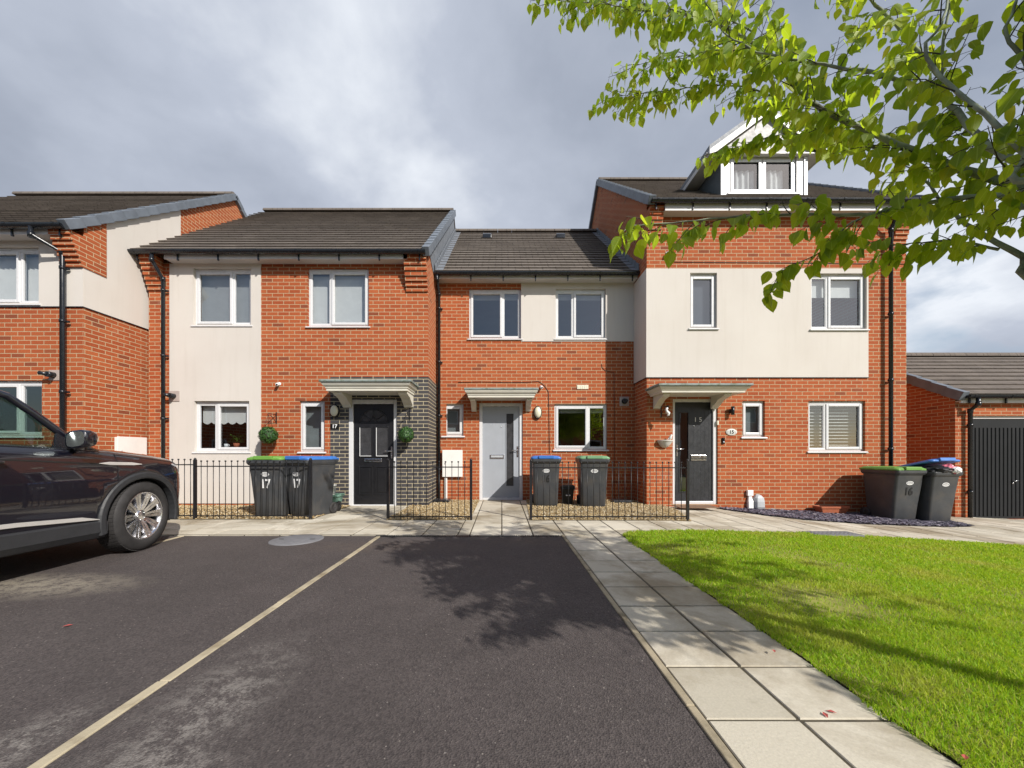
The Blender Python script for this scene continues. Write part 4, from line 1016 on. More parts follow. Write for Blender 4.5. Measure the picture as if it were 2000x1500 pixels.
# ---- house at the left (18)
def house18():
    Y = Y18; x0, x1 = -13.0, -7.20; zs = 4.70
    h = empty('terraced_house', (-10, Y, 0), 'brick house cut off at the left edge, standing forward behind the dark car', 'house', 'houses of the terrace')
    up = RC(-40, 78, 482, 593, Y); gd = RC(-60, 82, 743, 851, Y); w2 = (-11.6, -10.5, 2.6+1.0, 4.55)
    w = MB(); wall_front(w, x0, x1, -.5, zs+.02, Y, [up, gd]); w.build('wall', M['brick'], h, fix=False)
    z0 = PX(0, 599, Y)[1]; e = .004; ys = 8.46
    ztop = lambda y: 4.82+(y-6.22)*.796-.06
    w = MB(); wall_front(w, x0, x1+.012, z0, zs, Y-.014, [(up[0]+e, up[1]-e, up[2]+e, up[3]-e)], depth=.12, ret=.0135)
    w.prism([(Y-.0139, z0), (ys, z0), (ys, ztop(ys)), (Y+.0, ztop(Y))], 'x', x1+.0005, x1+.0125); w.build('render_panel', M['render'], h)
    b = MB(); b.box(x0, x1+.02, Y-.022, Y-.001, z0-.014, z0-.001); b.box(x1+.001, x1+.02, Y-.0009, ys, z0-.014, z0-.001); b.build('render_stop_bead', M['gutter'], h)
    roof, sl = house_shell(h, x0, x1, Y, zs, (6.22, 4.82), (10.15, 7.95), 14.2, seed=11, over=(0, .03))
    ridge(h, x0, x1+.02, 10.15, 8.0); verge(h, x1+.05, 6.20, 4.83, 10.15, 7.98, n=17, drop=.15); verge(h, x1+.05, 14.4, 4.58, 10.15, 7.98, n=17, drop=.12, name='rear_verge_tiles')
    eaves(h, x0, PX(122, 0, 6.3)[0], Y, zs, 6.29, 4.82); gutter(h, x0, x1+.0, 6.27, 4.815)
    cb = MB(); st = 7
    for i in range(st):
        d = .22*(1-i/st); z1_ = 4.77-i*.075; cb.box(x1-.32, x1+.028, Y-.02-d, Y-.0145, z1_-.0745, z1_)
    cb.prism([(Y-.0144, 4.245), (Y+.36, 4.245), (Y+.36, ztop(Y+.36)-.02), (Y-.0144, ztop(Y)-.02)], 'x', x1+.0128, x1+.028)
    cb.build('brick_corbel', M['brick'], h)
    pxp = PX(122, 600, Y-.09)[0]
    downpipe(h, [(pxp-.26, 6.19, 4.77), (pxp-.26, 6.19, 4.64), (pxp, Y-.09, 4.46), (pxp, Y-.09, .05)], r=.036, clips=(4.2, 3.3, 2.1, .8))
    window(h, *up, Y, .62, 'L', blind=('vertical', 1.0)); window(h, *gd, Y, .66, 'L', blind=None)
    flx, flz = PX(107, 733, Y); flue(h, flx, flz, Y, w=.09)
house18()

# ---- garage at the right
def garage():
    Y = 8.0; xl = 9.6; xr = 16.0; g = gz(xl)
    h = empty('garage', (12.5, Y, g), 'low brick garage with black ribbed door at the right edge', 'garage')
    zE = 2.20; d = (PX(1900, 0, Y)[0], PX(1900, 0, Y)[0]+2.35, g-.05, PX(0, 812, Y)[1])
    d2 = (d[1]+.35, d[1]+2.7, g-.05, d[3])
    w = MB(); wall_front(w, xl, xr, g-.4, zE, Y, [d, d2], depth=.14); w.build('wall', M['brick'], h, fix=False)
    gb = MB(); rz_, ry = 3.74, 10.5; sl = (rz_-2.27)/(ry-7.86); yB = 13.1; zb = rz_-sl*(yB-ry)
    gable(gb, xl, xl+.2, Y+.003, yB, ry, 2.27+sl*.14-.02, zb-.02, rz_-.02, z0=g-.4); gb.build('gable_wall', M['brick'], h)
    gb = MB(); gable(gb, xr-.2, xr, Y+.003, yB, ry, 2.27+sl*.14-.02, zb-.02, rz_-.02, z0=g-.4); gb.build('gable_wall', M['brick'], h)
    r = MB(); roof_slope(r, xl-.03, xr, 7.86, 2.27, ry, rz_, seed=21, gauge=.30); r.quad((xl-.03, ry, rz_), (xl-.03, yB+.1, zb), (xr, yB+.1, zb), (xr, ry, rz_)); r.build('roof', M['tile'], h, fix=False)
    ridge(h, xl-.04, xr, ry, rz_+.05); verge(h, xl-.04, 7.84, 2.28, ry, rz_+.01, side=-1, n=9, drop=.19)
    f = MB(); f.box(xl+.001, xr, 7.93, Y-.001, zE-.06, zE-.04); f.box(xl+.001, xr, 7.90, 7.9295, zE-.09, 2.27); f.build('fascia', M['fascia'], h)
    gutter(h, xl+.03, xr, 7.88, 2.26)
    pxp = PX(1895, 900, Y-.07)[0]; pxt = PX(1912, 0, 7.8)[0]
    downpipe(h, [(pxt, 7.81, 2.2), (pxt, 7.81, 2.08), (pxp, Y-.07, 1.95), (pxp, Y-.07, g)], r=.037, clips=(1.65, .25))
    for a, b, c, t in (d, d2):
        fr = MB(); fr.box(a, a+.05, Y+.05, Y+.12, c, t); fr.box(b-.05, b, Y+.05, Y+.12, c, t); fr.box(a+.05, b-.05, Y+.05, Y+.12, t-.06, t); fm = fr.build('garage_door', M['fascia'], h)
        dd = MB(); x = a+.05; yd = Y+.075; tw = .085
        dd.box(a+.05, b-.05, yd-.006, yd+.02, t-.25, t-.06)
        n = int((b-a-.10)/tw); tw = (b-a-.10)/n
        for i in range(n):
            xa = a+.05+i*tw; pr = [(xa, yd+.012), (xa+tw*.18, yd-.006), (xa+tw*.82, yd-.006), (xa+tw, yd+.012)]
            for (p, q) in zip(pr, pr[1:]): dd.quad((p[0], p[1], c+.05), (q[0], q[1], c+.05), (q[0], q[1], t-.25), (p[0], p[1], t-.25))
        dd.box(a+.05, b-.05, yd-.012, yd+.02, c, c+.05); dd.build('door_panel', M['garage'], fm, fix=False)
        hx, hz = PX(1977, 941, yd); hx = hx if a == d[0] else (a+b)/2
        hh = MB(); hh.tube([(hx-.02, yd-.045, hz+.015), (hx+.075, yd-.045, hz+.03)], .009, 8); hh.tube([(hx, yd-.006, hz+.015), (hx, yd-.05, hz+.015)], .011, 8); hh.lathe([(.016, 0), (.016, .012)], (hx, yd-.006, hz-.03), 'y', 10); hh.build('handle', M['chrome'], fm)
garage()

# ---- unseen terrace across the road, added so panes and paintwork have something to reflect
def opposite():
    Y = -14.5; x0, x1 = -24, 24
    h = empty('brick_terrace', (0, Y, 0), 'long brick terrace across the road, added unseen for reflections in panes and paintwork', 'house')
    w = MB(); w.box(x0, x1, Y-7, Y, -.6, 5.0); w.build('wall', M['brick'], h)
    r = MB(); r.prism([(Y+.35, 4.95), (Y-3.5, 8.0), (Y-7.35, 4.95)], 'x', x0-.1, x1+.1); r.build('roof', M['tile'], h)
    for i in range(8):
        cx = x0+3+i*6
        for (a, b, c, d) in ((cx-1.9, cx-.7, .95, 2.15), (cx+.9, cx+1.9, .05, 2.15), (cx-1.9, cx-.7, 3.5, 4.65), (cx+.8, cx+2.0, 3.5, 4.65)):
            f = MB(); f.box(a, b, Y+.0005, Y+.03, c, d); fo = f.build('window', M['upvc'], h); g = MB(); g.box(a+.08, b-.08, Y+.0305, Y+.036, c+.08, d-.08); g.build('pane', M['crackle'], fo)
opposite()

# ================================================================ WALL FIXTURES
x, z = PX(655, 803, Y17); wall_lamp('wall_lamp', x, z, Y17, 'oval black rimmed wall lamp on grey brick beside the black front door', .075, .115)
x, z = PX(1050, 806, Y16); wall_lamp('wall_lamp', x, z, Y16, 'oval black rimmed wall lamp on red brick right of the pale grey front door', .075, .13)
def updown():
    x, z = PX(1431, 802, Y15-.08); r = empty('wall_lamp', (x, Y15, z), 'small black cylinder wall lamp right of the charcoal front door', 'wall lamp')
    mb = MB(); mb.tube([(x, Y15-.085, z-.085), (x, Y15-.085, z+.085)], .033, 16); mb.build('lamp_body', M['gutter'], r)
    mb = MB(); mb.box(x-.022, x+.022, Y15-.055, Y15-.0005, z-.04, z+.04); mb.build('wall_bracket', M['gutter'], r)
    mb = MB(); mb.lathe([(.024, 0), (.024, .004)], (x, Y15-.085, z-.0895), 'z', 12); mb.build('lamp_lens', M['lens'], r)
updown()
x, z = PX(546, 750, Y17); camera_unit(x, z, Y17, 'small white security camera on red brick above the hanging bracket left of the black door')
x, z = PX(1057, 756, Y16); camera_unit(x, z, Y16, 'small white security camera at the right end of the pale grey door canopy')
x, z = PX(1303, 495, Y15); camera_unit(x, z, Y15, 'small white security camera high on the brick above the cream band')

def plaque17():
    x, z = PX(654, 833, Y17); r = empty('house_number_sign', (x, Y17, z), 'black slate house number plate reading 17 on grey brick', 'sign')
    mb = MB(); mb.box(x-.088, x+.088, Y17-.014, Y17-.0005, z-.055, z+.055); mb.build('plate', M['crackle'], r, bevel=.004)
    text_mesh('17', .105, M['wplate'], r, (x, Y17-.0155, z), bold=.002)
plaque17()
def plaque15():
    x, z = PX(1428, 844, Y15); r = empty('house_number_sign', (x, Y15, z), 'oval pale stone house number plate reading 15 on red brick', 'sign')
    mb = MB(); mb.lathe([(1, 0), (1, .7), (.9, 1)], (0, 0, 0), 'y', 28); mb.v = [(v[0]*.115+x, v[1]*.016+Y15, v[2]*.07+z) for v in mb.v]; mb.build('plate', M['palepot'], r)
    text_mesh('15', .10, M['gutter'], r, (x, Y15-.018, z), bold=.002)
    mb = MB()
    for s in (-1, 1):
        for k in range(3): mb.lathe([(.010, 0), (.008, .003)], (x+s*(.082-.006*k), Y15-.0162, z-.02+.02*k), 'y', 8)
    mb.build('leaf_motif', M['plasticgrey'], r)
plaque15()
def doorbell():
    x, z = PX(1412, 861, Y15); r = empty('doorbell', (x, Y15, z), 'black video doorbell beside the charcoal door frame', 'doorbell')
    mb = MB(); mb.box(x-.028, x+.028, Y15-.028, Y15-.0005, z-.065, z+.065); mb.build('bell_body', M['crackle'], r, bevel=.01)
    mb = MB(); mb.lathe([(.017, 0), (.017, .004)], (x, Y15-.0285, z-.025), 'y', 16); mb.build('button', M['plasticgrey'], r)
doorbell()
def doorcontact():
    x, z = PX(1402, 826, Y15); mb = MB(); mb.box(x-.022, x+.012, Y15-.02, Y15+.029, z-.045, z+.045); o = mb.build('bell_push', M['cream'], None, bevel=.006)
    tag(o, 'small cream bell push on the white frame of the charcoal door', 'doorbell')
doorcontact()
def meter(name, rect, Y, label, pipe=None, side=False):
    x0, x1, z0, z1 = rect; r = empty(name, ((x0+x1)/2, Y, z0), label, 'meter box', 'white utility meter boxes on the walls')
    mb = MB(); mb.box(x0, x1, Y-.07, Y-.0005, z0, z1); mb.box(x0-.012, x1+.012, Y-.085, Y-.0705, z0-.012, z1+.012); mb.build('box', M['meter'], r, bevel=.01)
    mb = MB(); mb.lathe([(.016, 0), (.016, .006)], (x0+.05, Y-.0855, z0+(z1-z0)*.5), 'y', 10); mb.build('lock', M['plasticgrey'], r)
    if pipe: mb = MB(); mb.box(pipe[0], pipe[1], Y-.05, Y-.0006, 0, z0-.013); mb.build('pipe_cover', M['meter'], r, bevel=.006)
a = RC(866, 903, 880, 930, Y16); p = RC(869, 873, 932, 977, Y16)
meter('meter_box', a, Y16, 'white meter box with a pipe below it left of the pale grey door', (p[0], p[1]+.01))
def meter18():
    ya, yb = 7.02, 7.58; x = -7.2; r = empty('meter_box', (x, 7.3, .4), 'white meter box on the side wall behind the dark car bonnet', 'meter box', 'white utility meter boxes on the walls')
    mb = MB(); mb.box(x+.0005, x+.06, ya, yb, .35, 1.36); mb.box(x+.0605, x+.075, ya-.012, yb+.012, .34, 1.37); mb.build('box', M['meter'], r, bevel=.01)
    mb = MB(); mb.lathe([(.014, 0), (.014, .006)], (x+.0755, ya+.06, 1.1), 'x', 10); mb.build('lock', M['plasticgrey'], r)
meter18()
def pipes15():
    Y = Y15; x, _ = PX(1464, 0, Y); zb = gz(x)
    r = empty('pipe_cover', (x, Y, zb), 'white boxed pipe outlet low on the wall above the slate chippings', 'pipe cover')
    a = RC(1457, 1468, 957, 968, Y); mb = MB(); mb.box(a[0], a[1], Y-.06, Y-.0005, a[2], a[3]); mb.build('cap', M['whiteplastic'], r, bevel=.006)
    mb = MB(); x0, x1, z0, z1 = RC(1458, 1468, 968.3, 992, Y); h = z1-z0
    mb.loft([[(x0+.02*s0, Y-.04-.03*k, z1-h*t), (x1-.02*s0, Y-.04-.03*k, z1-h*t), (x1-.02*s0, Y-.0006, z1-h*t), (x0+.02*s0, Y-.0006, z1-h*t)] for t, k, s0 in ((0, 0, 1), (.25, .4, .6), (.45, 1, 0), (1, 1.1, 0))], cap=True, smooth=False)
    mb.build('pipe_shroud', M['whiteplastic'], r, bevel=.008)
    x0, x1, z0, z1 = RC(1469, 1488, 965, 992, Y); r2 = empty('gas_pipe_cover', ((x0+x1)/2, Y, z0), 'rounded grey plastic entry cover low on the wall beside the white outlet', 'pipe cover')
    mb = MB(); h = z1-z0; w = x1-x0
    for (t, d) in (): pass
    rings = []
    for t, ins, d in ((0, 0, .13), (.5, 0, .125), (.75, .01, .11), (.92, .045, .08), (1.0, .075, .03)):
        z = z0+h*t; rings.append([(x0+ins, Y-.0005, z), (x0+ins, Y-d*.7, z), (x0+ins+.03, Y-d, z), (x1-ins-.03, Y-d, z), (x1-ins, Y-d*.7, z), (x1-ins, Y-.0005, z)])
    mb.loft(rings, cap=True, smooth=False); mb.build('cover_shell', M['plasticgrey'], r2, bevel=.012)
    mb = MB(); mb.box(x0+.01, x1-.01, Y-.134, Y-.125, z0+.02, z0+.03); mb.build('seam', M['drain'], r2)
pipes15()
def cable(name, pts, Y, label, r=.006):
    mb = MB(); P = [PX(a, b, Y) for a, b in pts]; mb.tube([(x, Y-.008, z) for x, z in P], r, 5); o = mb.build(name, M['cable'], None); tag(o, label, 'cable')
cable('wall_cable', [(895, 747), (940, 746), (985, 747), (1025, 747), (1052, 745), (1063, 753), (1071, 765), (1072, 800), (1072.5, 840), (1073, 886)], Y16, 'thin black cable looping over the pale grey door canopy and down the brick')
cable('wall_cable', [(1175, 711), (1176, 718), (1182, 724), (1199, 728), (1199.5, 800), (1199.5, 980)], Y16, 'thin black cable dropping down the shaded brick right of the ground floor window', .005)
cable('wall_cable', [(1304, 508), (1318, 512), (1420, 513), (1560, 514), (1680, 515.5), (1769, 516)], Y15, 'thin black cable running along the high brick above the cream band')
def gully(name, x0, x1, y0, y1, z, label):
    r = empty(name, ((x0+x1)/2, (y0+y1)/2, z), label, 'drain')
    mb = MB(); mb.box(x0, x1, y0, y1, z, z+.06); mb.build('gully_rim', M['gutter'], r, bevel=.01)
    mb = MB()
    for i in range(6): xx = x0+.03+(x1-x0-.06)*i/5; mb.box(xx-.006, xx+.006, y0+.03, y1-.03, z+.0605, z+.066)
    mb.build('grating', M['steel'], r)
gully('rain_gully', -1.50, -1.12, 8.02, 8.36, 0, 'black rainwater gully at the foot of the narrow downpipe')
gully('rain_gully', 2.35, 2.75, 7.95, 8.3, 0, 'dark drain cover in the gravel in the shaded corner')
# covers in the ground
def manhole():
    x, _ = PX(580, 0, 4.62); y = 4.62; r = empty('manhole_cover', (x, y, 0), 'round grey concrete manhole cover set in the tarmac', 'manhole cover')
    mb = MB(); mb.lathe([(.30, -.05), (.30, .001), (.29, .004), (.02, .005)], (x, y, 0), 'z', 36); mb.build('cover', M['drain'], r)
    mb = MB()
    for a in (0, math.pi): mb.box(x+.19*math.cos(a)-.03, x+.19*math.cos(a)+.03, y-.008, y+.008, .0055, .0075)
    mb.build('keyhole', M['dark'], r)
manhole()
def lawncover():
    x, y = 4.62, 5.28; z = gz(x)+.02; r = empty('inspection_cover', (x, y, z), 'rectangular grey inspection cover in the back edge of the lawn', 'manhole cover')
    mb = MB(); mb.box(x-.32, x+.32, y-.14, y+.14, z-.05, z+.004); mb.build('cover_frame', M['drain'], r, bevel=.004)
    mb = MB(); mb.box(x-.28, x+.28, y-.10, y+.10, z+.0045, z+.008)
    for i in range(9):
        for j in range(3): mb.box(x-.26+i*.06, x-.22+i*.06, y-.08+j*.06, y-.05+j*.06, z+.0082, z+.0105)
    mb.build('cover_lid', M['drain'], r)
lawncover()
def channel():
    x0, x1 = PX(735, 0, 4.84)[0], .76; r = empty('drain_channel', ((x0+x1)/2, 4.83, 0), 'black slotted drainage channel along the tarmac edge', 'drain')
    mb = MB(); mb.box(x0, x1, 4.778, 4.782, -.05, .004); mb.box(x0, x1, 4.852, 4.856, -.05, .004); mb.box(x0, x1, 4.7825, 4.8515, -.05, -.003); mb.build('channel_rim', M['gutter'], r)
    mb = MB(); x = x0
    while x < x1-.02: mb.box(x, x+.014, 4.783, 4.851, -.002, .0035); x += .028
    mb.build('grating', M['steel'], r)
channel()

# ================================================================ RAILINGS
def railing(x0, x1, y, posts, label, ztop=.85, step=.0985, lean=0):
    r = empty('railing', ((x0+x1)/2, y, 0), label, 'railing', 'black iron railings in front of the houses')
    for px_ in posts:
        p = MB(); p.box(px_-.019, px_+.019, y-.019, y+.019, -.1, ztop+.10); p.lathe([(.020, 0), (.021, .012), (.015, .026), (.004, .034)], (px_, y, ztop+.10), 'z', 12); p.build('post', M['iron'], r)
    ra = MB(); ra.box(x0, x1, y-.005, y+.005, ztop-.012, ztop+.006); ra.build('rail', M['iron'], r)
    ra = MB(); ra.box(x0, x1, y-.005, y+.005, .045, .063); ra.build('rail', M['iron'], r)
    n = round((x1-x0)/step)
    for i in range(1, n):
        xx = x0+(x1-x0)*i/n
        b = MB(); b.tube([(xx, y, .0), (xx, y, ztop+.07)], .0055, 6); b.lathe([(.004, 0), (.013, .006), (.015, .016), (.010, .025), (.002, .028)], (xx, y, ztop+.066), 'z', 8); b.build('bar', M['iron'], r, uv=False)
    return r
YR = 5.98
xa, xb = PX(384, 0, YR+.1)[0], PX(606, 0, YR+.06)[0]
railing(-7.05, xa, YR+.1, [], 'short black railing run between the dark car bonnet and the first post', .875)
railing(xa, xb, YR+.07, [xa, xb], 'black railing in front of the cream render strip and the two bins marked 17')
xa, xb = PX(758, 0, YR)[0], PX(920, 0, YR)[0]
railing(xa, xb, YR, [xa, xb], 'short black railing between the black door and the pale grey door', .84)
xa, xb = PX(1037, 0, YR)[0], PX(1343, 0, YR)[0]
railing(xa, xb, YR, [xa, xb], 'long black railing in front of the blue lidded and green lidded bins', .83)

# ================================================================ BINS
def rrect(hx, hy, r, cy, n=4):
    P = []
    for sx, sy, a0 in ((1, 1, 0), (-1, 1, 90), (-1, -1, 180), (1, -1, 270)):
        for k in range(n+1):
            a = R(a0+90*k/n); P.append((sx*(hx-r)+r*math.cos(a), cy+sy*(hy-r)+r*math.sin(a)))
    return P
_bc = {}
def wheelie(loc, rz, label, lid, number=None, ncol='wplate', open_=0, emblem=True, wide=1.0, lidmark=None):
    root = empty('wheelie_bin', loc, label, 'bin', 'wheelie bins outside the houses', rz)
    def once(key, fn, name, mat, par, **kw):
        if key in _bc:
            o = _bc[key].copy(); COL.objects.link(o); o.parent = par; o.data.materials
            return o
        o = fn().build(name, mat, par, local=True, **kw); _bc[key] = o; return o
    # local: front faces -Y, origin at the base centre
    def body():
        m = MB(); st = [(.0, .222, .230, .02, .05), (.05, .232, .25, .012, .05), (.30, .241, .268, .002, .05), (.86, .262, .325, -.015, .045), (.90, .268, .33, -.015, .045)]
        m.loft([[(x, y, z) for x, y in rrect(hx, hy, r, cy)] for z, hx, hy, cy, r in st], cap=True)
        m.loft([[(x, y, z) for x, y in rrect(hx, hy, r, cy)] for z, hx, hy, cy, r in ((.862, .272, .335, -.015, .04), (.90, .29, .36, -.02, .05), (.945, .292, .362, -.02, .05), (.945, .262, .33, -.02, .04))], cap=True, smooth=False)
        m.box(-.14, .14, -.300, -.24, .80, .862)                       # front grip block
        for s in (-1, 1): m.box(s*.245-.02, s*.245+.02, -.30, .28, .835, .86)
        m.box(-.26, .26, .26, .30, .10, .16)
        return m
    once('body', body, 'bin_body', M['bin'], root, bevel=.006)
    def axle():
        m = MB(); m.tube([(-.25, .26, .10), (.25, .26, .10)], .012, 8); return m
    once('axle', axle, 'axle', M['steel'], root)
    for s in (-1, 1):
        def wh(): 
            m = MB(); x = s*.235
            m.lathe([(.05, -.022), (.095, -.022), (.1, -.012), (.1, .012), (.095, .022), (.05, .022), (.045, .014), (.012, .014)], (x, .26, .10), 'x', 24); return m
        once(('w', s), wh, 'wheel', M['rubber'], root)
    def lidm():
        m = MB(); st = [(.0, .296, .358, -.012), (.022, .296, .358, -.012), (.03, .285, .36, -.012), (.055, .25, .33, -.0), (.062, .20, .28, .01)]
        m.loft([[(x, y, z) for x, y in rrect(hx, hy, .06, cy)] for z, hx, hy, cy in st], cap=True, smooth=False)
        m.loft([[(x, y, z) for x, y in ((-.15, -.395), (.15, -.395), (.12, -.20), (-.12, -.20))] for z in (.006, .066)], cap=True, smooth=False)
        m.tube([(-.25, .365, .01), (.25, .365, .01)], .022, 10)
        return m
    if open_:
        m = lidm(); c, s_ = math.cos(R(open_)), math.sin(R(open_)); hy = .35
        m.v = [(x, hy+(y-hy)*c+z*s_, -(y-hy)*s_+z*c) for x, y, z in m.v]
        m.v = [(x, y, z+.948) for x, y, z in m.v]
        m.build('lid', M[lid], root, local=True, bevel=.008)
    else:
        m = lidm(); m.v = [(x, y, z+.9465) for x, y, z in m.v]
        key = ('lid', lid); once(key, lambda: m, 'lid', M[lid], root, bevel=.008)
    tilt = math.atan2(.110, .56)                                      # front face leans out towards the rim
    def onface(z): return -.266-(z-.30)*(.3400-.266)/.56-.0035
    if emblem:
        e = MB(); n = 28; z0 = .715; c = Vector((0, onface(z0), z0))
        def fp(u, v): return (u, onface(z0+v), z0+v)
        for k in range(n):
            a, b = 2*math.pi*k/n, 2*math.pi*(k+1)/n
            e.quad(fp(.068*math.cos(a), .036*math.sin(a)), fp(.068*math.cos(b), .036*math.sin(b)), fp(.056*math.cos(b), .026*math.sin(b)), fp(.056*math.cos(a), .026*math.sin(a)))
        for v0, w in ((.012, .04), (-.003, .048), (-.017, .036)): e.quad(fp(-w, v0-.004), fp(w, v0-.004), fp(w, v0+.004), fp(-w, v0+.004))
        e.build('emblem', M['wplate'], root, local=True, fix=False)
    if number:
        tm = text_mesh(number, .20, M[ncol], root, (-.005, onface(.555)-.002, .555), 'number', .0008, (R(90)+math.atan2(.074, .56)*1.0, 0, 0), True, .006, .82)
    return root
wheelie((PX(531, 0, 6.3)[0], 6.44, 0), R(0), 'black bin with green lid and white 17 behind the railing', 'lidgreen', '17')
wheelie((PX(602, 0, 6.42)[0]+.02, 6.48, 0), R(-17), 'black bin with bright blue lid and white 17 behind the railing post', 'lidblue', '17')
wheelie((PX(1066, 0, 7.6)[0], 7.70, 0), R(-3), 'dark grey bin with blue lid and black 16 right of the pale grey door', 'lidblue', '16', 'dark')
wheelie((PX(1158, 0, 7.5)[0], 7.60, 0), R(-4), 'dark grey bin with faded green lid below the ground floor window', 'lidsage')
wheelie((7.44, 7.22, gz(7.5)), R(2), 'dark bin with green lid and black 16 at the right end of the brick wall', 'lidgreen', '16', 'dark')
b_open = wheelie((8.02, 7.16, gz(8.02)), R(3), 'dark bin with blue lid propped open by rubbish at the house corner', 'lidblue', None, open_=15)
def rubbish():
    x, y, z = 8.02, 7.0, gz(8.02)+.93; rnd = random.Random(2)
    for i, (dx, dy, sx, sy, sz, mt, lb) in enumerate(((-.05, -.10, .20, .16, .075, 'binblack', 'black rubbish bag bulging under the raised blue lid'), (.08, -.14, .12, .10, .10, 'pinkbag', 'pink and white packaging sticking out of the open bin'), (.13, -.22, .08, .06, .06, 'whiteplastic', 'white packaging at the front of the open bin'))):
        bm = bmesh.new(); bmesh.ops.create_icosphere(bm, subdivisions=3, radius=1)
        for v in bm.verts:
            n = noise.noise(v.co*2.3+Vector((i*5, 0, 0))); v.co = Vector((v.co.x*sx, v.co.y*sy, v.co.z*sz))*(1+.35*n)
        me = bpy.data.meshes.new('rubbish_bag'); bm.to_mesh(me); bm.free(); me.materials.append(M[mt])
        o = bpy.data.objects.new('rubbish_bag' if mt == 'binblack' else 'packaging', me); COL.objects.link(o); o.location = (x+dx, y+dy, z+.05); tag(o, lb, 'rubbish')
rubbish()
def caddy():
    x, y = PX(1109, 0, 7.75)[0], 7.80; r = empty('food_caddy', (x, y, 0), 'small black food caddy standing between the two grey bins', 'bin')
    m = MB(); m.loft([[(a, b, z) for a, b in rrect(hx, hy, .03, 0)] for z, hx, hy in ((0, .095, .085), (.33, .125, .115), (.335, .135, .125), (.355, .135, .125))], cap=True, smooth=False); m.build('caddy_body', M['binblack'], r, local=True, bevel=.006)
    m = MB(); m.loft([[(a, b, z) for a, b in rrect(hx, hy, .035, 0)] for z, hx, hy in ((.356, .14, .13), (.385, .138, .128), (.41, .11, .10), (.418, .06, .05))], cap=True, smooth=False); m.build('lid', M['binblack'], r, local=True, bevel=.006)
    m = MB(); m.tube([(-.142, -.02, .34), (-.15, -.08, .33), (-.10, -.135, .335), (.10, -.135, .335), (.15, -.08, .33), (.142, -.02, .34)], .008, 6); m.build('carry_handle', M['binblack'], r, local=True)
    m = MB()
    for u in (-.035, .03): m.lathe([(.016, 0), (.016, .002)], (u, -.106, .20), 'y', 10)
    m.box(-.02, .012, -.1095, -.1065, .194, .206); m.build('emblem', M['wplate'], r, local=True)
caddy()

# ================================================================ SMALL OBJECTS BY THE DOORS
def topiary(px, py, rp, ybx, pbx, pby, label, label2, Yw=Y17):
    yb = Yw-.24; x, z = PX(px, py, yb); rad = rp*yb/FP
    # wall bracket
    bx, bz = PX(pbx, pby, Yw); r = empty('hanging_bracket', (bx, Yw, bz), label2, 'bracket')
    mb = MB(); mb.box(bx-.008, bx+.008, Yw-.012, Yw-.0005, bz-.13, bz+.10); mb.tube([(bx, Yw-.01, bz+.05), (x, yb, z+rad+.26)], .007, 6); mb.tube([(bx, Yw-.01, bz-.10), (bx+(x-bx)*.4, Yw-.10, bz-.03), (bx+(x-bx)*.75, Yw-.18, (z+rad+.26+bz)/2)], .006, 6)
    mb.tube([(x, yb, z+rad+.26), (x, yb-.02, z+rad+.245), (x, yb-.015, z+rad+.228), (x, yb, z+rad+.236)], .005, 6); mb.build('bracket_arm', M['iron'], r)
    o = empty('topiary_ball', (x, yb, z), label, 'topiary ball', 'artificial topiary balls beside the black door')
    rnd = random.Random(int(px)); m = MB()
    for i in range(900):
        u = rnd.uniform(-1, 1); a = rnd.uniform(0, 6.283); s = math.sqrt(1-u*u); n = Vector((s*math.cos(a), s*math.sin(a), u))
        c = n*rad*rnd.uniform(.86, 1.0); t = n.orthogonal().normalized(); t.rotate(Matrix.Rotation(rnd.uniform(0, 6.28), 3, n)); w = n.cross(t)
        L_ = rad*rnd.uniform(.13, .2); up = n*L_*rnd.uniform(.2, .8)
        m.add([c-t*L_*.8, c+w*L_*.5+up*.4, c+t*L_+up, c-w*L_*.5+up*.4], [(0, 1, 2, 3)])
    m.build('foliage', M['topiary'], o, local=True, fix=False, uv=False)
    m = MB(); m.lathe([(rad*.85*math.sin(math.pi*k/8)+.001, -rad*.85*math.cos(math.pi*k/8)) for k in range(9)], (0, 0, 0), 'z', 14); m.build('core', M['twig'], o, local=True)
    m = MB(); top = Vector((0, 0, rad+.235))
    for a in (0, 2.1, 4.2): m.tube([(rad*.55*math.cos(a), rad*.55*math.sin(a), rad*.8), top], .003, 5)
    m.build('hanging_chain', M['iron'], o, local=True)
topiary(524, 850, 16.5, 0, 540, 815, 'green topiary ball hanging on red brick left of the black door', 'black hanging bracket on red brick left of the narrow window')
topiary(793, 849, 15, 0, 800, 808, 'green topiary ball hanging on grey brick right of the black door', 'black hanging bracket on grey brick right of the black door')

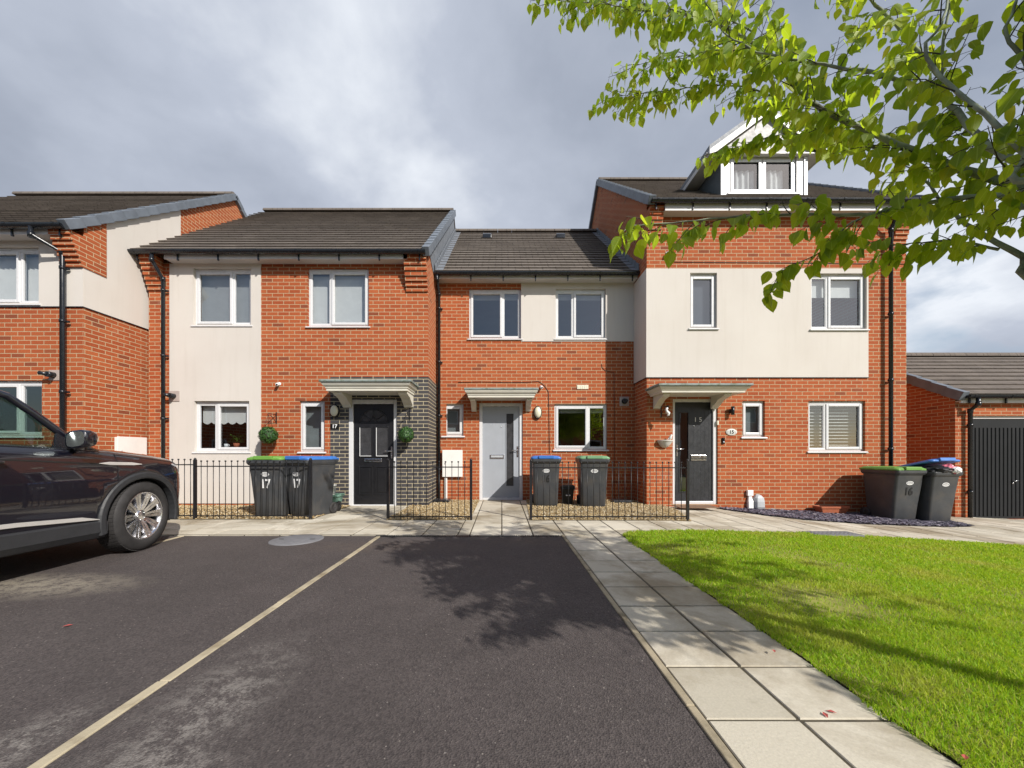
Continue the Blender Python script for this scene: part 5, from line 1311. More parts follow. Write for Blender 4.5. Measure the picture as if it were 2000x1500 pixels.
def greencart():
    x, y = PX(651, 0, 6.95)[0], 7.0; r = empty('garden_cart_planter', (x, y, 0), 'small pale green wheeled planter beside the black door', 'planter')
    m = MB(); m.loft([[(a, b, z) for a, b in rrect(hx, hy, .03, 0)] for z, hx, hy in ((.10, .085, .10), (.26, .115, .14), (.265, .135, .16), (.30, .138, .163), (.30, .12, .145), (.25, .11, .135))], cap=True, smooth=False); m.build('tub', M['seagreen'], r, local=True, bevel=.005)
    for s in (-1, 1):
        m = MB(); m.lathe([(.03, -.02), (.088, -.02), (.092, -.012), (.092, .012), (.088, .02), (.03, .02), (.028, .012), (.01, .012)], (s*.10, -.06, .092), 'x', 22); m.build('wheel', M['rubber'], r, local=True)
    m = MB(); m.tube([(-.10, -.06, .092), (.10, -.06, .092)], .01, 8); m.build('axle', M['steel'], r, local=True)
    r2 = empty('plant_pot', (x-.06, y+.02, .255), 'pale grey ribbed pot standing in the green wheeled planter', 'plant pot')
    m = MB(); m.lathe([(.055, 0), (.075, .19), (.083, .19), (.086, .225), (.075, .225), (.068, .20)], (0, 0, 0), 'z', 24)
    m.build('pot', M['palepot'], r2, local=True); m = MB()
    for k in range(4): z = .04+k*.04; m.lathe([(.0575+z*.105, z-.004), (.061+z*.105, z), (.0575+z*.105, z+.004)], (0, 0, 0), 'z', 24)
    m.build('rib', M['palepot'], r2, local=True)
greencart()
def trough():
    x, z = PX(1623, 0, 7.6)[0], 0; y = 7.60; r = empty('trough_planter', (x, y, gz(x)), 'terracotta trough planter on the slate chippings against the wall', 'planter')
    m = MB(); st = ((0.02, .24, .075), (.125, .275, .098), (.126, .292, .112), (.165, .297, .116), (.165, .275, .094), (.14, .27, .09))
    m.loft([[(a, b, z) for a, b in rrect(hx, hy, .025, 0)] for z, hx, hy in st], cap=True, smooth=False); m.build('trough', M['terracotta'], r, local=True, bevel=.004)
    m = MB(); m.box(-.26, .26, -.08, .08, .135, .146); m.build('compost', M['joint'], r, local=True)
trough()
def wallplanter():
    Y = Y15; x, z = PX(1304, 866, Y-.15); r = empty('wall_planter', (x, Y, z), 'pale half bowl wall planter left of the charcoal door', 'planter')
    m = MB(); n = 16; rings = []
    for t in (0, .25, .5, .75, 1, 1.05, 1.12):
        rr = .15*math.sqrt(min(1, .08+t*.92)) if t <= 1 else (.165 if t < 1.1 else .165); zz = -.085+.13*min(t, 1)+max(0, t-1)*.2
        rings.append([(x+rr*math.cos(math.pi+math.pi*k/n), Y-.0005+rr*1.0*math.sin(math.pi+math.pi*k/n), z+zz) for k in range(n+1)])
    m.loft(rings, closed=True, cap=True); m.build('bowl', M['palepot'], r)
    a, b = PX(1309, 852, Y-.1); f = empty('garden_ornament', (a, Y-.1, b-.05), 'small pale bird ornament perched in the half bowl wall planter', 'ornament')
    m = MB(); c = Vector((a, Y-.10, b-.035)); m.tube([c+Vector((-.02, 0, -.03)), c+Vector((0, 0, .0)), c+Vector((.02, 0, .04)), c+Vector((.028, 0, .06)), c+Vector((.05, 0, .058))], [.02, .035, .022, .02, .004], 10); m.tube([c+Vector((-.01, 0, .0)), c+Vector((-.06, 0, -.035))], [.02, .004], 8); m.build('bird_body', M['palepot'], f)
wallplanter()
def hangorn():
    Y = Y15; x, z = PX(1291, 803, Y); r = empty('hanging_bracket', (x, Y, z), 'black iron bracket left of the charcoal door with a hanging figure', 'bracket')
    a, b = PX(1304, 798, Y-.28)
    mb = MB(); mb.box(x-.009, x+.009, Y-.012, Y-.0005, z-.13, z+.12); mb.tube([(x, Y-.01, z+.09), (a, Y-.28, b+.045)], .007, 6); mb.tube([(x, Y-.01, z-.08), (x+(a-x)*.6, Y-.17, z+.06)], .006, 6); mb.build('bracket_arm', M['iron'], r)
    o = empty('hanging_figure', (a, Y-.28, b), 'black and white hanging figure beside the charcoal door', 'ornament')
    c = Vector((a, Y-.28, b)); mb = MB(); mb.tube([c+Vector((0, 0, .045)), c+Vector((-.012, 0, .01)), c+Vector((-.028, 0, -.02)), c+Vector((-.012, 0, -.055)), c+Vector((.018, 0, -.09)), c+Vector((.012, 0, -.13)), c+Vector((-.008, 0, -.145))], [.006, .026, .02, .026, .034, .022, .008], 10); mb.build('figure_body', M['whiteplastic'], o)
    mb = MB(); mb.tube([c+Vector((0, 0, .06)), c+Vector((.0, -.004, .035)), c+Vector((-.03, -.006, .012))], [.02, .03, .008], 10); mb.tube([c+Vector((0, 0, -.145)), c+Vector((0, 0, -.19))], .004, 5); mb.build('figure_cap', M['iron'], o)
hangorn()
def doormat():
    a = PX(1323, 0, 7.3)[0]; r = MB(); r.box(a+.03, a+.80, 7.26, 7.62, .002, .016); o = r.build('doormat', M['mat'], None, bevel=.004); tag(o, 'brown doormat in front of the charcoal door', 'doormat')
doormat()
# things on the window sill of the cream strip's ground floor window
def sill17():
    Y = Y17+.16; zb = PX(0, 874, Y)[1]
    x = PX(462, 0, Y)[0]; r = empty('sill_plant', (x, Y, zb), 'leafy green pot plant on the inside sill of the ground floor window', 'pot plant')
    m = MB(); m.lathe([(.045, 0), (.06, .09), (.052, .09)], (0, 0, 0), 'z', 16); m.build('pot', M['terracotta'], r, local=True)
    m = MB(); rnd = random.Random(9)
    for i in range(130):
        a = rnd.uniform(0, 6.28); q = rnd.uniform(.02, .14); c = Vector((q*math.cos(a)*1.1, q*math.sin(a)*.45, .10+rnd.uniform(0, .15))); d = Vector((math.cos(a), math.sin(a)*.5, rnd.uniform(-.2, .6))).normalized(); w = d.cross(Vector((0, 0, 1))).normalized(); l = rnd.uniform(.03, .05)
        m.add([c, c+d*l*.5+w*l*.35, c+d*l, c+d*l*.5-w*l*.35], [(0, 1, 2, 3)])
    m.build('foliage', M['foodgreen'], r, local=True, fix=False, uv=False)
    x = PX(442, 0, Y)[0]; r = empty('white_mug', (x, Y, zb), 'white mug on the inside sill left of the pot plant', 'mug')
    m = MB(); m.lathe([(.036, 0), (.04, .075), (.036, .075), (.033, .01)], (0, 0, 0), 'z', 18); m.build('cup', M['whiteplastic'], r, local=True)
    m = MB(); m.tube([(.036, 0, .06), (.062, 0, .055), (.064, 0, .03), (.038, 0, .018)], .006, 6); m.build('handle', M['whiteplastic'], r, local=True)
sill17()
# a few fallen leaves
rnd = random.Random(8)
for i, (px_, py_, lb) in enumerate(((1612, 1398, 'red fallen leaf on the nearest right hand paving slab'), (1624, 1392, 'small red fallen leaf beside another on the nearest slab'), (1885, 1492, 'red fallen leaf on the grass edge at the bottom right'), (1512, 1280, 'red fallen leaf where the slabs meet the lawn'), (132, 1223, 'tiny red fallen leaf alone on the tarmac below the car'))):
    y = FP*HC/(py_-886); x = (px_-980)*y/FP; m = MB(); L_ = .018 if i != 4 else .025
    m.add([(-L_, 0, .002), (0, -L_*.5, .007), (L_, 0, .004), (0, L_*.5, .006)], [(0, 1, 2, 3)]); o = m.build('fallen_leaf', M['redleaf'], None, fix=False, uv=False)
    o.location = (x, y, gz(x)+(.02 if 1750 < px_ or i == 3 else .001)); o.rotation_euler = (0, 0, rnd.uniform(0, 6)); tag(o, lb, 'leaf', 'red fallen leaves')

# ================================================================ CAR
def car():
    root = empty('parked_car', (-4.84, 4.09, 0), 'glossy dark blue SUV parked nose towards the houses at the left edge', 'car', None, R(1.5))
    ip = lambda xs, ys: (lambda y: float(np.interp(-y, [-a for a in xs], ys)))
    st = [.875, .86, .82, .74, .6, .42, .2, 0, -.5, -1.5, -2.4, -2.66, -3.1, -3.35, -3.5]
    W_ = ip(st, [.40, .52, .66, .79, .875, .925, .95, .955, .942, .935, .95, .955, .90, .80, .60])
    ZS = ip(st, [.58, .70, .80, .87, .925, .96, .99, 1.015, 1.075, 1.125, 1.17, 1.18, 1.19, 1.18, 1.1])
    ZT = ip([.875, .86, .82, .74, .6, .3, 0, -.30, -.36, -1, -3.0, -3.5], [.60, .74, .87, .955, 1.005, 1.055, 1.09, 1.12, 1.05, 1.09, 1.14, 1.12])
    RA = .43; AX = (0.0, -2.66); AZ = .37
    def zb(y):
        z = .30+max(0, (abs(y-.8) < .3)*0)
        for a in AX:
            d = abs(y-a)
            if d < RA: z = max(z, AZ+math.sqrt(RA*RA-d*d))
        return z
    def section(y):
        w, zs, zt, b = W_(y), ZS(y), ZT(y), zb(y)
        z1 = max(.42, b+.03); z2 = max(.62, b+.07); z3 = max(.79, b+.09); zc = max(zs-.085, z3+.012); z5 = max(zs, zc+.015)
        zt = max(zt, z5+.015)
        return [(w-.045, b), (w-.008, z1), (w+.006, z2), (w+.002, z3), (w-.012, zc), (w-.045, z5), (w-.105, z5+.028), (w*.72, zt-.012), (w*.4, zt), (0, zt+.006)]
    def side_x(y, z):
        s = section(y); return float(np.interp(z, [p[1] for p in s[:7]], [p[0] for p in s[:7]]))
    ys = [.875, .868, .86, .85, .835, .81, .78, .74, .70, .65, .6, .55, .5, .46]+[.43-.0333*k for k in range(27)]
    y = -.5
    while y > -2.2: ys.append(y); y -= .08
    ys += [-2.23-.0333*k for k in range(27)]+[-3.13, -3.18, -3.25, -3.3, -3.35, -3.4, -3.45, -3.5]
    ys = sorted(set(round(v, 4) for v in ys), reverse=True)
    m = MB(); rings = []
    for y in ys:
        s = section(y); rings.append([(x, y, z) for x, z in s]+[(-x, y, z) for x, z in s[::-1][1:]])
    m.loft(rings, closed=False)
    for rr, rev in ((rings[0], 0), (rings[-1], 1)): m.add(rr, [tuple(range(len(rr)))[::1 if rev else -1]])
    body = m.build('body', M['paint'], root, local=True, uv=False)
    # under tray and wheel housings
    m = MB(); m.box(-.70, .70, -3.3, .72, .22, .32)
    for a in AX:
        n = 16
        for s in (-1, 1):
            P = [(a+RA*1.0*math.cos(math.pi*k/n), AZ+RA*math.sin(math.pi*k/n)) for k in range(n+1)]
            for (p, q) in zip(P, P[1:]): m.quad((s*.93, p[0], p[1]), (s*.93, q[0], q[1]), (s*.55, q[0], q[1]), (s*.55, p[0], p[1]))
            m.add([(s*.55, p[0], p[1]) for p in P]+[(s*.55, a-RA, .2), (s*.55, a+RA, .2)], [tuple(range(len(P)))+(len(P), len(P)+1)])
    m.build('wheel_housing', M['dark'], root, local=True, uv=False)
    # grey cladding: arch lips and sills
    for s in (-1, 1):
        for a in AX:
            m = MB(); n = 26; A0, A1 = R(-14), R(194); rg = []
            for k in range(n+1):
                t = A0+(A1-A0)*k/n; ca, sa = math.cos(t), math.sin(t)
                def P(r, dx): yy = a+r*ca; return (s*(W_(yy)+dx), yy, AZ+r*sa)
                rg.append([P(.412, -.06), P(.412, .014), P(.43, .022), P(.468, .020), P(.482, .004), P(.482, -.05)])
            m.loft(rg, closed=True, cap=True, smooth=False); m.build('wheel_arch_trim', M['cladding'], root, local=True, uv=False, bevel=.004)
        m = MB(); rg = []
        for y in np.linspace(-.40, -2.27, 14):
            w = W_(y); lift = .03*(-y-.4)/1.87
            rg.append([(s*(w-.16), y, .20+lift), (s*(w-.02), y, .235+lift), (s*(w+.014), y, .29+lift), (s*(w+.012), y, .385+lift*1.6), (s*(w-.004), y, .40+lift*1.7), (s*(w-.16), y, .40+lift)])
        m.loft(rg, cap=True, smooth=False); m.build('sill_cladding', M['cladding'], root, local=True, uv=False)
        m = MB(); rg = []
        for y in np.linspace(-.46, -2.2, 12):
            w = side_x(y, .46)+.004; z = .408+.055*(-y-.46)/.7 if y > -1.16 else .463+.01*(-y-1.16); h = .036*min(1, (-y-.44)/.12)
            rg.append([(s*w, y, z), (s*(w+.012), y, z+.004), (s*(w+.010), y, z+h), (s*w, y, z+h+.002)])
        m.loft(rg, cap=True, smooth=False); m.build('silver_sill_strip', M['satin'], root, local=True, uv=False)
        # shut lines and the wing blade
        for yy in (-.285, -1.42):
            m = MB(); zz = np.linspace(.42, ZS(yy)+.0, 16)
            for z0, z1 in zip(zz, zz[1:]): m.quad((s*(side_x(yy-.004, z0)+.0022), yy-.004, z0), (s*(side_x(yy+.004, z0)+.0022), yy+.004, z0), (s*(side_x(yy+.004, z1)+.0022), yy+.004, z1), (s*(side_x(yy-.004, z1)+.0022), yy-.004, z1))
            m.build('shut_line', M['dark'], root, local=True, uv=False)
        m = MB(); yy = np.linspace(-2.9, -.12, 40)
        for a, b in zip(yy, yy[1:]):
            def zc(y): return .925+.075*(-y-.12)/1.0 if y > -1.12 else 1.0+.02*(-y-1.12)
            h = .006 if b < -.3 else .003
            m.quad((s*(side_x(a, zc(a)-h)+.003), a, zc(a)-h), (s*(side_x(b, zc(b)-h)+.003), b, zc(b)-h), (s*(side_x(b, zc(b)+h)+.003), b, zc(b)+h), (s*(side_x(a, zc(a)+h)+.003), a, zc(a)+h))
        m.build('crease_shade_strip', M['dark'], root, local=True, uv=False)  # dark overlay strip stands in for the shade along the bodyside crease
        m = MB()
        yy = np.linspace(.66, -.285, 24)                                  # clamshell bonnet line
        for a, b in zip(yy, yy[1:]):
            za, zb_ = ZS(a)-.012, ZS(b)-.012
            m.quad((s*(side_x(a, za)+.0025), a, za-.004), (s*(side_x(b, zb_)+.0025), b, zb_-.004), (s*(side_x(b, zb_)+.0025), b, zb_+.004), (s*(side_x(a, za)+.0025), a, za+.004))
        m.build('bonnet_line', M['dark'], root, local=True, uv=False)
        m = MB(); rg = []
        for t in np.linspace(0, 1, 10):
            y = -.46+.43*t; z = .955-.018*t; h = .017*min(1, t*4+.15)*min(1, (1-t)*4+.2); x = side_x(y, z)
            rg.append([(s*(x+.001), y, z-h), (s*(x+.012), y, z-h*.7), (s*(side_x(y, z+h)+.010), y, z+h*.7), (s*(side_x(y, z+h)+.001), y, z+h)])
        m.loft(rg, cap=True, smooth=False); m.build('wing_blade', M['satin'], root, local=True, uv=False)
        m = MB(); rg = []                                             # headlamp wraps the nose corner
        for t in np.linspace(0, 1, 12):
            y = .40+.44*t; zt = ZS(y)-.03; h = .015+.075*t; rg.append([(s*(side_x(y, zt-h)+.005), y, zt-h), (s*(side_x(y, zt-h*.5)+.009), y, zt-h*.5), (s*(side_x(y, zt)+.004), y, zt)])
        m.loft(rg, closed=False); m.build('headlight', M['haloglass'], root, local=True, uv=False)
        m = MB(); yy = -1.28; m.tube([(s*(side_x(yy, .98)+.0), yy+.10, .985), (s*(side_x(yy, .98)+.035), yy+.08, .985), (s*(side_x(yy, .98)+.035), yy-.10, .995), (s*side_x(yy, .98), yy-.12, .995)], .012, 8); m.build('door_handle', M['paint'], root, local=True, uv=False)
    # greenhouse
    A = [(.865, -.42, 1.065), (.835, -.60, 1.15), (.805, -.70, 1.26), (.765, -.83, 1.39), (.715, -.98, 1.53), (.685, -1.12, 1.572)]
    RR = [(.685, -1.12, 1.572), (.675, -1.3, 1.60), (.67, -1.8, 1.60), (.66, -2.4, 1.57), (.64, -2.9, 1.52), (.60, -3.25, 1.45)]
    belt = lambda y: (W_(y)-.06, ZS(y)+.018)
    m = MB(); rr = []
    for x, y, z in RR: rr.append([(x, y, z), (x*.8, y-.0, z+.028), (x*.4, y-.0, z+.045), (0, y, z+.05), (-x*.4, y, z+.045), (-x*.8, y, z+.028), (-x, y, z)])
    m.loft(rr, closed=False)
    m.add([(-.60, -3.25, 1.45), (.60, -3.25, 1.45), (.80, -3.42, 1.15), (-.80, -3.42, 1.15)], [(0, 1, 2, 3)])
    m.build('roof', M['paint'], root, local=True, uv=False)
    m = MB(); rg = []
    for i, (x, y, z) in enumerate(A):
        t = i/(len(A)-1); bow = .17*(1-t)+.06*t
        rg.append([(x*k, y+bow*(1-k*k), z+.03*(1-k*k)) for k in (1, .75, .5, .25, 0, -.25, -.5, -.75, -1)])
    m.loft(rg, closed=False); m.build('windscreen', M['carglass'], root, local=True, uv=False)
    for s in (-1, 1):
        m = MB(); m.tube([(s*x, y, z) for x, y, z in A], [.03, .034, .034, .032, .03, .03], 8); m.tube([(s*x, y, z-.0) for x, y, z in RR], .03, 8)
        m.tube([(s*.60, -3.25, 1.45), (s*.80, -3.42, 1.15)], .05, 8); m.build('pillar', M['paint'], root, local=True, uv=False)
        m = MB(); top = [(x-.004, y, z-.02) for x, y, z in A[1:]]+[(x-.004, y, z-.02) for x, y, z in RR[1:5]]
        rg = [[(s*belt(p[1])[0], p[1], belt(p[1])[1]-.02), (s*p[0], p[1], p[2])] for p in top]
        m.loft(rg, closed=False); m.build('side_window', M['carglass'], root, local=True, uv=False)
        m = MB()
        for y0, y1 in ((-1.40, -1.52), (-2.36, -2.48)):
            b0, b1 = belt(y0), belt(y1); zt = 1.56
            m.add([(s*(b0[0]+.004), y0, b0[1]-.02), (s*(b1[0]+.004), y1, b1[1]-.02), (s*.682, y1, zt), (s*.682, y0, zt), (s*(b0[0]-.03), y0, b0[1]-.02), (s*(b1[0]-.03), y1, b1[1]-.02), (s*.65, y1, zt), (s*.65, y0, zt)],
                  [(0, 1, 2, 3), (7, 6, 5, 4), (0, 4, 5, 1), (1, 5, 6, 2), (2, 6, 7, 3), (3, 7, 4, 0)])
        m.build('door_pillar', M['cladding'], root, local=True, uv=False)
        m = MB(); b = belt(-.5); c = belt(-.66)                              # sail panel and belt moulding
        m.add([(s*(b[0]+.004), -.54, b[1]-.025), (s*(c[0]+.004), -.80, c[1]-.025), (s*.815, -.70, 1.265), (s*(b[0]-.02), -.54, b[1]-.025), (s*(c[0]-.02), -.80, c[1]-.025), (s*.795, -.70, 1.265)], [(0, 1, 2), (5, 4, 3), (0, 3, 4, 1), (1, 4, 5, 2), (2, 5, 3, 0)])
        yy = np.linspace(-.46, -2.9, 20); m.tube([(s*(belt(y)[0]+.006), y, belt(y)[1]-.016) for y in yy], .011, 6); m.build('window_trim', M['gutter'], root, local=True, uv=False)
        # mirror
        m = MB(); c = (s*1.01, -.68, 1.18)
        rg = []
        for t, sc in ((-.06, .96), (-.045, 1.0), (.0, 1.0), (.05, .86), (.085, .55), (.10, .2)):
            P = []
            for k in range(18):
                a = 2*math.pi*k/18; ex = abs(math.cos(a))**.6*(1 if math.cos(a) > 0 else -1); ez = abs(math.sin(a))**.6*(1 if math.sin(a) > 0 else -1)
                P.append((c[0]+.095*ex*sc, c[1]+t, c[2]+.082*ez*sc+.012*ex*s))
            rg.append(P)
        m.loft(rg, cap=True); m.tube([(s*.86, -.63, 1.085), (s*.97, -.65, 1.11)], [.035, .028], 8); mir = m.build('door_mirror', M['paint'], root, local=True, uv=False)
        m = MB(); P = []
        for k in range(18):
            a = 2*math.pi*k/18; ex = abs(math.cos(a))**.6*(1 if math.cos(a) > 0 else -1); ez = abs(math.sin(a))**.6*(1 if math.sin(a) > 0 else -1)
            P.append((c[0]+.080*ex, c[1]-.0615, c[2]+.066*ez+.012*ex*s))
        m.add(P, [tuple(range(18))]); m.build('mirror_glass', M['mirror'], mir, local=True, uv=False)
    # cabin
    m = MB()
    for s in (-1, 1):
        for yb in (-1.55, -2.35): m.loft([[(s*.38+dx*.24, yb+dy, z) for dx, dy in ((-1, -.06), (1, -.06), (1, .08), (-1, .08))] for z, dy0 in ((.7, 0), (1.05, 0), (1.22, 0))], cap=True, smooth=False); m.box(s*.38-.11, s*.38+.11, yb-.05, yb+.05, 1.225, 1.40)
    m.box(-.84, .84, -.80, -.32, .8, 1.06); m.build('cabin_trim', M['cladding'], root, local=True, uv=False, bevel=.02)
    m = MB(); n = 24; c = Vector((.39, -.98, 1.09)); u = Vector((1, 0, 0)); v = Vector((0, .42, .9)).normalized()
    m.tube([c+(u*math.cos(2*math.pi*k/n)+v*math.sin(2*math.pi*k/n))*.185 for k in range(n+1)], .016, 8); m.tube([c-u*.18, c+u*.18], .018, 6); m.tube([c, c-v*.17], .018, 6); m.tube([c, c+Vector((0, .3, -.13))], .03, 6); m.build('steering_wheel', M['gutter'], root, local=True, uv=False)
    # wheels
    for s in (-1, 1):
        for a in AX:
            tm = MB()
            tm.lathe([(.235, -.10), (.30, -.118), (.355, -.105), (.368, -.085), (.37, 0), (.368, .085), (.355, .105), (.30, .118), (.262, .112), (.255, .10)], (0, 0, 0), 'x', 56, cap=False)
            for k in range(56):                                            # tread blocks
                t = 2*math.pi*k/56
                for (xa, xb, o) in ((-.088, -.05, 0), (-.045, -.005, .5), (.0, .042, 0), (.047, .088, .5)):
                    t0 = t+o*2*math.pi/56; t1 = t0+2*math.pi/56*.72; r0, r1 = .366, .3745
                    tm.add([(xa, r0*math.cos(t0), r0*math.sin(t0)), (xb, r0*math.cos(t0), r0*math.sin(t0)), (xb, r0*math.cos(t1), r0*math.sin(t1)), (xa, r0*math.cos(t1), r0*math.sin(t1)),
                            (xa, r1*math.cos(t0), r1*math.sin(t0)), (xb, r1*math.cos(t0), r1*math.sin(t0)), (xb, r1*math.cos(t1), r1*math.sin(t1)), (xa, r1*math.cos(t1), r1*math.sin(t1))],
                           [(4, 5, 6, 7), (0, 1, 5, 4), (1, 2, 6, 5), (2, 3, 7, 6), (3, 0, 4, 7)])
            ty = tm.build('wheel', M['rubber'], root, local=True, uv=False)
            ty.location = (s*.838, a, .375); ty.rotation_euler = (0, 0, (R(6) if a == 0 else 0)+(0 if s > 0 else math.pi))
            rm = MB()
            rm.lathe([(.262, .100), (.258, .108), (.243, .104), (.232, .06), (.228, -.09), (.236, -.10), (.24, -.09), (.24, .09)], (0, 0, 0), 'x', 48, cap=False)
            rm.lathe([(.001, .074), (.045, .074), (.062, .066), (.066, .02), (.001, .02)], (0, 0, 0), 'x', 24)
            for k in range(10):
                t = 2*math.pi*k/10
                for off in (-.10, .10):
                    def sp(r, w, x0, x1):
                        ta = t+off*(.9 if r > .15 else 1.3); d = Vector((0, math.cos(ta), math.sin(ta))); e = Vector((0, -math.sin(ta), math.cos(ta))); c = d*r
                        return [c+e*w+Vector((x0, 0, 0)), c-e*w+Vector((x0, 0, 0)), c-e*w*.7+Vector((x1, 0, 0)), c+e*w*.7+Vector((x1, 0, 0))]
                    rm.loft([sp(.05, .014, .02, .062), sp(.13, .018, .035, .080), sp(.20, .023, .045, .090), sp(.242, .027, .055, .098)], cap=True, smooth=False)
            for k in range(5): t = 2*math.pi*(k+.5)/5; rm.tube([(.06, .046*math.cos(t), .046*math.sin(t)), (.079, .046*math.cos(t), .046*math.sin(t))], .008, 6)
            rm.build('rim', M['alloy'], ty, local=True, uv=False)
            dk = MB(); dk.lathe([(.001, .0), (.165, .0), (.165, -.02), (.001, -.02)], (0, 0, 0), 'x', 30); dk.build('brake_disc', M['steel'], ty, local=True, uv=False)
            dk = MB(); dk.lathe([(.001, -.05), (.232, -.05), (.232, -.06), (.001, -.06)], (0, 0, 0), 'x', 30); dk.build('wheel_back', M['dark'], ty, local=True, uv=False)
    # nose details
    m = MB(); m.box(-.45, .45, .872, .884, .60, .70)
    for k in range(4): m.box(-.44, .44, .8845, .892, .61+k*.022, .622+k*.022)
    m.build('grille', M['gutter'], root, local=True, uv=False)
    m = MB(); m.loft([[(x, y, z) for x, y in ((-.80, .60), (-.72, .76), (-.45, .87), (.45, .87), (.72, .76), (.80, .60))] for z in (.24, .42)], closed=True, cap=True, smooth=False); m.build('front_bumper_trim', M['cladding'], root, local=True, uv=False, bevel=.02)
    for o in root.children:                                              # short front overhang
        if o.type == 'MESH' and o.name.split('.')[0] != 'wheel':
            for v in o.data.vertices:
                if v.co.y > .47: v.co.y = .47+(v.co.y-.47)*.62
car()

# ================================================================ TREE
def tree():
    rnd = random.Random(21); TB = Vector((3.15, .69, gz(3.15)))
    root = empty('young_tree', TB, 'young broadleaf tree with pale green leaves overhanging from the right side', 'tree')
    def P3(l): return [Vector((PX(a, b, y)[0], y, PX(a, b, y)[1])) for a, b, y in l]
    fork = TB+Vector((-.12, .10, 1.55)); fork2 = TB+Vector((-.10, .06, 1.9))
    m = MB(); m.tube([TB+Vector((0, 0, -.1)), TB+Vector((.0, 0, .1)), TB+Vector((-.02, .02, .8)), fork, fork2, TB+Vector((-.02, .0, 2.6)), TB+Vector((.03, -.05, 3.3)), TB+Vector((.0, -.1, 3.9))], [.085, .062, .055, .052, .045, .034, .022, .008], 12); m.build('trunk', M['bark'], root)
    limbs = []      # (points, r0, r1, leafy from t, twig density, kind)
    def limb(pts, r0, r1, t0=.25, dens=9, tl=.22, vis=True): limbs.append((pts, r0, r1, t0, dens, tl, vis))
    # limbs seen against the sky
    limb([fork2]+P3([(2080, 392, 1.50), (2000, 363, 1.58), (1902, 338, 1.68), (1804, 304, 1.78), (1706, 260, 1.88), (1608, 215, 1.98), (1559, 176, 2.04), (1525, 132, 2.1), (1450, 70, 2.25), (1350, 30, 2.4), (1240, 5, 2.6), (1100, -10, 2.75)]), .030, .003, .22, 13, .24)
    limb(P3([(1815, 308, 1.78), (1735, 299, 1.95), (1657, 265, 2.1), (1608, 235, 2.2), (1559, 216, 2.3), (1471, 174, 2.45), (1383, 167, 2.6), (1300, 178, 2.75), (1205, 188, 2.9)]), .014, .002, .15, 17, .20)
    limb([fork]+P3([(2080, 405, 1.42), (2000, 390, 1.5), (1927, 381, 1.6), (1829, 392, 1.68), (1731, 412, 1.72), (1657, 421, 1.75), (1559, 419, 1.80), (1412, 426, 1.85), (1314, 436, 1.9), (1236, 441, 1.93), (1215, 455, 1.93)]), .020, .002, .28, 11, .17)
    limb([fork]+P3([(2080, 545, 1.5), (2000, 502, 1.62), (1902, 445, 1.78), (1850, 405, 1.88), (1790, 330, 2.0)]), .024, .006, .82, 7, .2)
    limb(P3([(1700, 418, 1.74), (1652, 441, 1.82), (1608, 490, 1.9), (1549, 519, 1.97), (1524, 532, 2.0)]), .007, .002, .1, 16, .12)
    limb(P3([(1951, 487, 1.70), (1853, 470, 1.82), (1800, 474, 1.88), (1745, 478, 1.95), (1690, 470, 2.0)]), .008, .002, .1, 14, .15)
    limb([fork2]+P3([(2060, 345, 1.25), (2000, 318, 1.32), (1930, 285, 1.42), (1880, 230, 1.52), (1829, 186, 1.6), (1706, 142, 1.72), (1608, 127, 1.84), (1534, 115, 1.95), (1461, 93, 2.05), (1412, 59, 2.15), (1390, 20, 2.2)]), .020, .003, .25, 13, .2)
    limb([fork2]+P3([(2080, 350, 1.15), (2000, 300, 1.22), (1926, 225, 1.32), (1853, 166, 1.42), (1804, 98, 1.5), (1838, 50, 1.5), (1853, -10, 1.5)]), .014, .005, .35, 9, .2)
    limb(P3([(1838, 186, 1.58), (1842, 100, 1.57), (1853, 0, 1.56), (1856, -60, 1.55)]), .008, .004, .1, 9, .18)
    limb(P3([(1853, 166, 1.9), (1750, 50, 2.05), (1700, 0, 2.15), (1660, -40, 2.2)]), .014, .006, .1, 10, .2)
    limb(P3([(2040, 210, 1.35), (2000, 120, 1.4), (1965, 70, 1.42), (1985, 0, 1.44)]), .012, .005, .1, 10, .2)
    limb(P3([(1700, 262, 2.25), (1600, 262, 2.4), (1520, 264, 2.5), (1470, 280, 2.55), (1400, 297, 2.6)]), .006, .002, .05, 20, .13)
    limb(P3([(1530, 120, 2.2), (1440, 95, 2.45), (1330, 110, 2.7), (1240, 128, 2.85)]), .007, .002, .05, 16, .17)
    limb(P3([(1470, 60, 2.3), (1390, 25, 2.4), (1270, 22, 2.5), (1160, 6, 2.55), (1060, -2, 2.6)]), .007, .002, .1, 16, .12)
    # limbs around the rest of the crown, outside the picture; they shade the tarmac and path
    C0 = TB+Vector((0, 0, 0))
    for k in range(190):
        a = rnd.uniform(0, 6.283); z0 = rnd.uniform(1.7, 3.5); L_ = rnd.uniform(1.2, 2.1)*(1-.30*(z0-1.7)/1.8); el = rnd.uniform(.1, .6)
        s = C0+Vector((-.04, .02, z0)); d = Vector((math.cos(a)*math.cos(el), math.sin(a)*math.cos(el), math.sin(el)))
        pts = [s]
        for i in range(1, 7):
            d = (d+Vector((rnd.uniform(-.16, .16), rnd.uniform(-.16, .16), rnd.uniform(-.14, .06)))).normalized(); pts.append(pts[-1]+d*L_/6)
        limb(pts, .015, .002, .15, 13, .25, False)
    def infr(p, mg):
        if p.y < .12: return False
        u, v = p.x/p.y, (p.z-HC)/p.y
        return -1.328-mg < u < 1.382+mg and -.83-mg < v < 1.2+mg
    bm_ = MB(); tw = MB(); lf = MB(); nl = 0; uvl = []
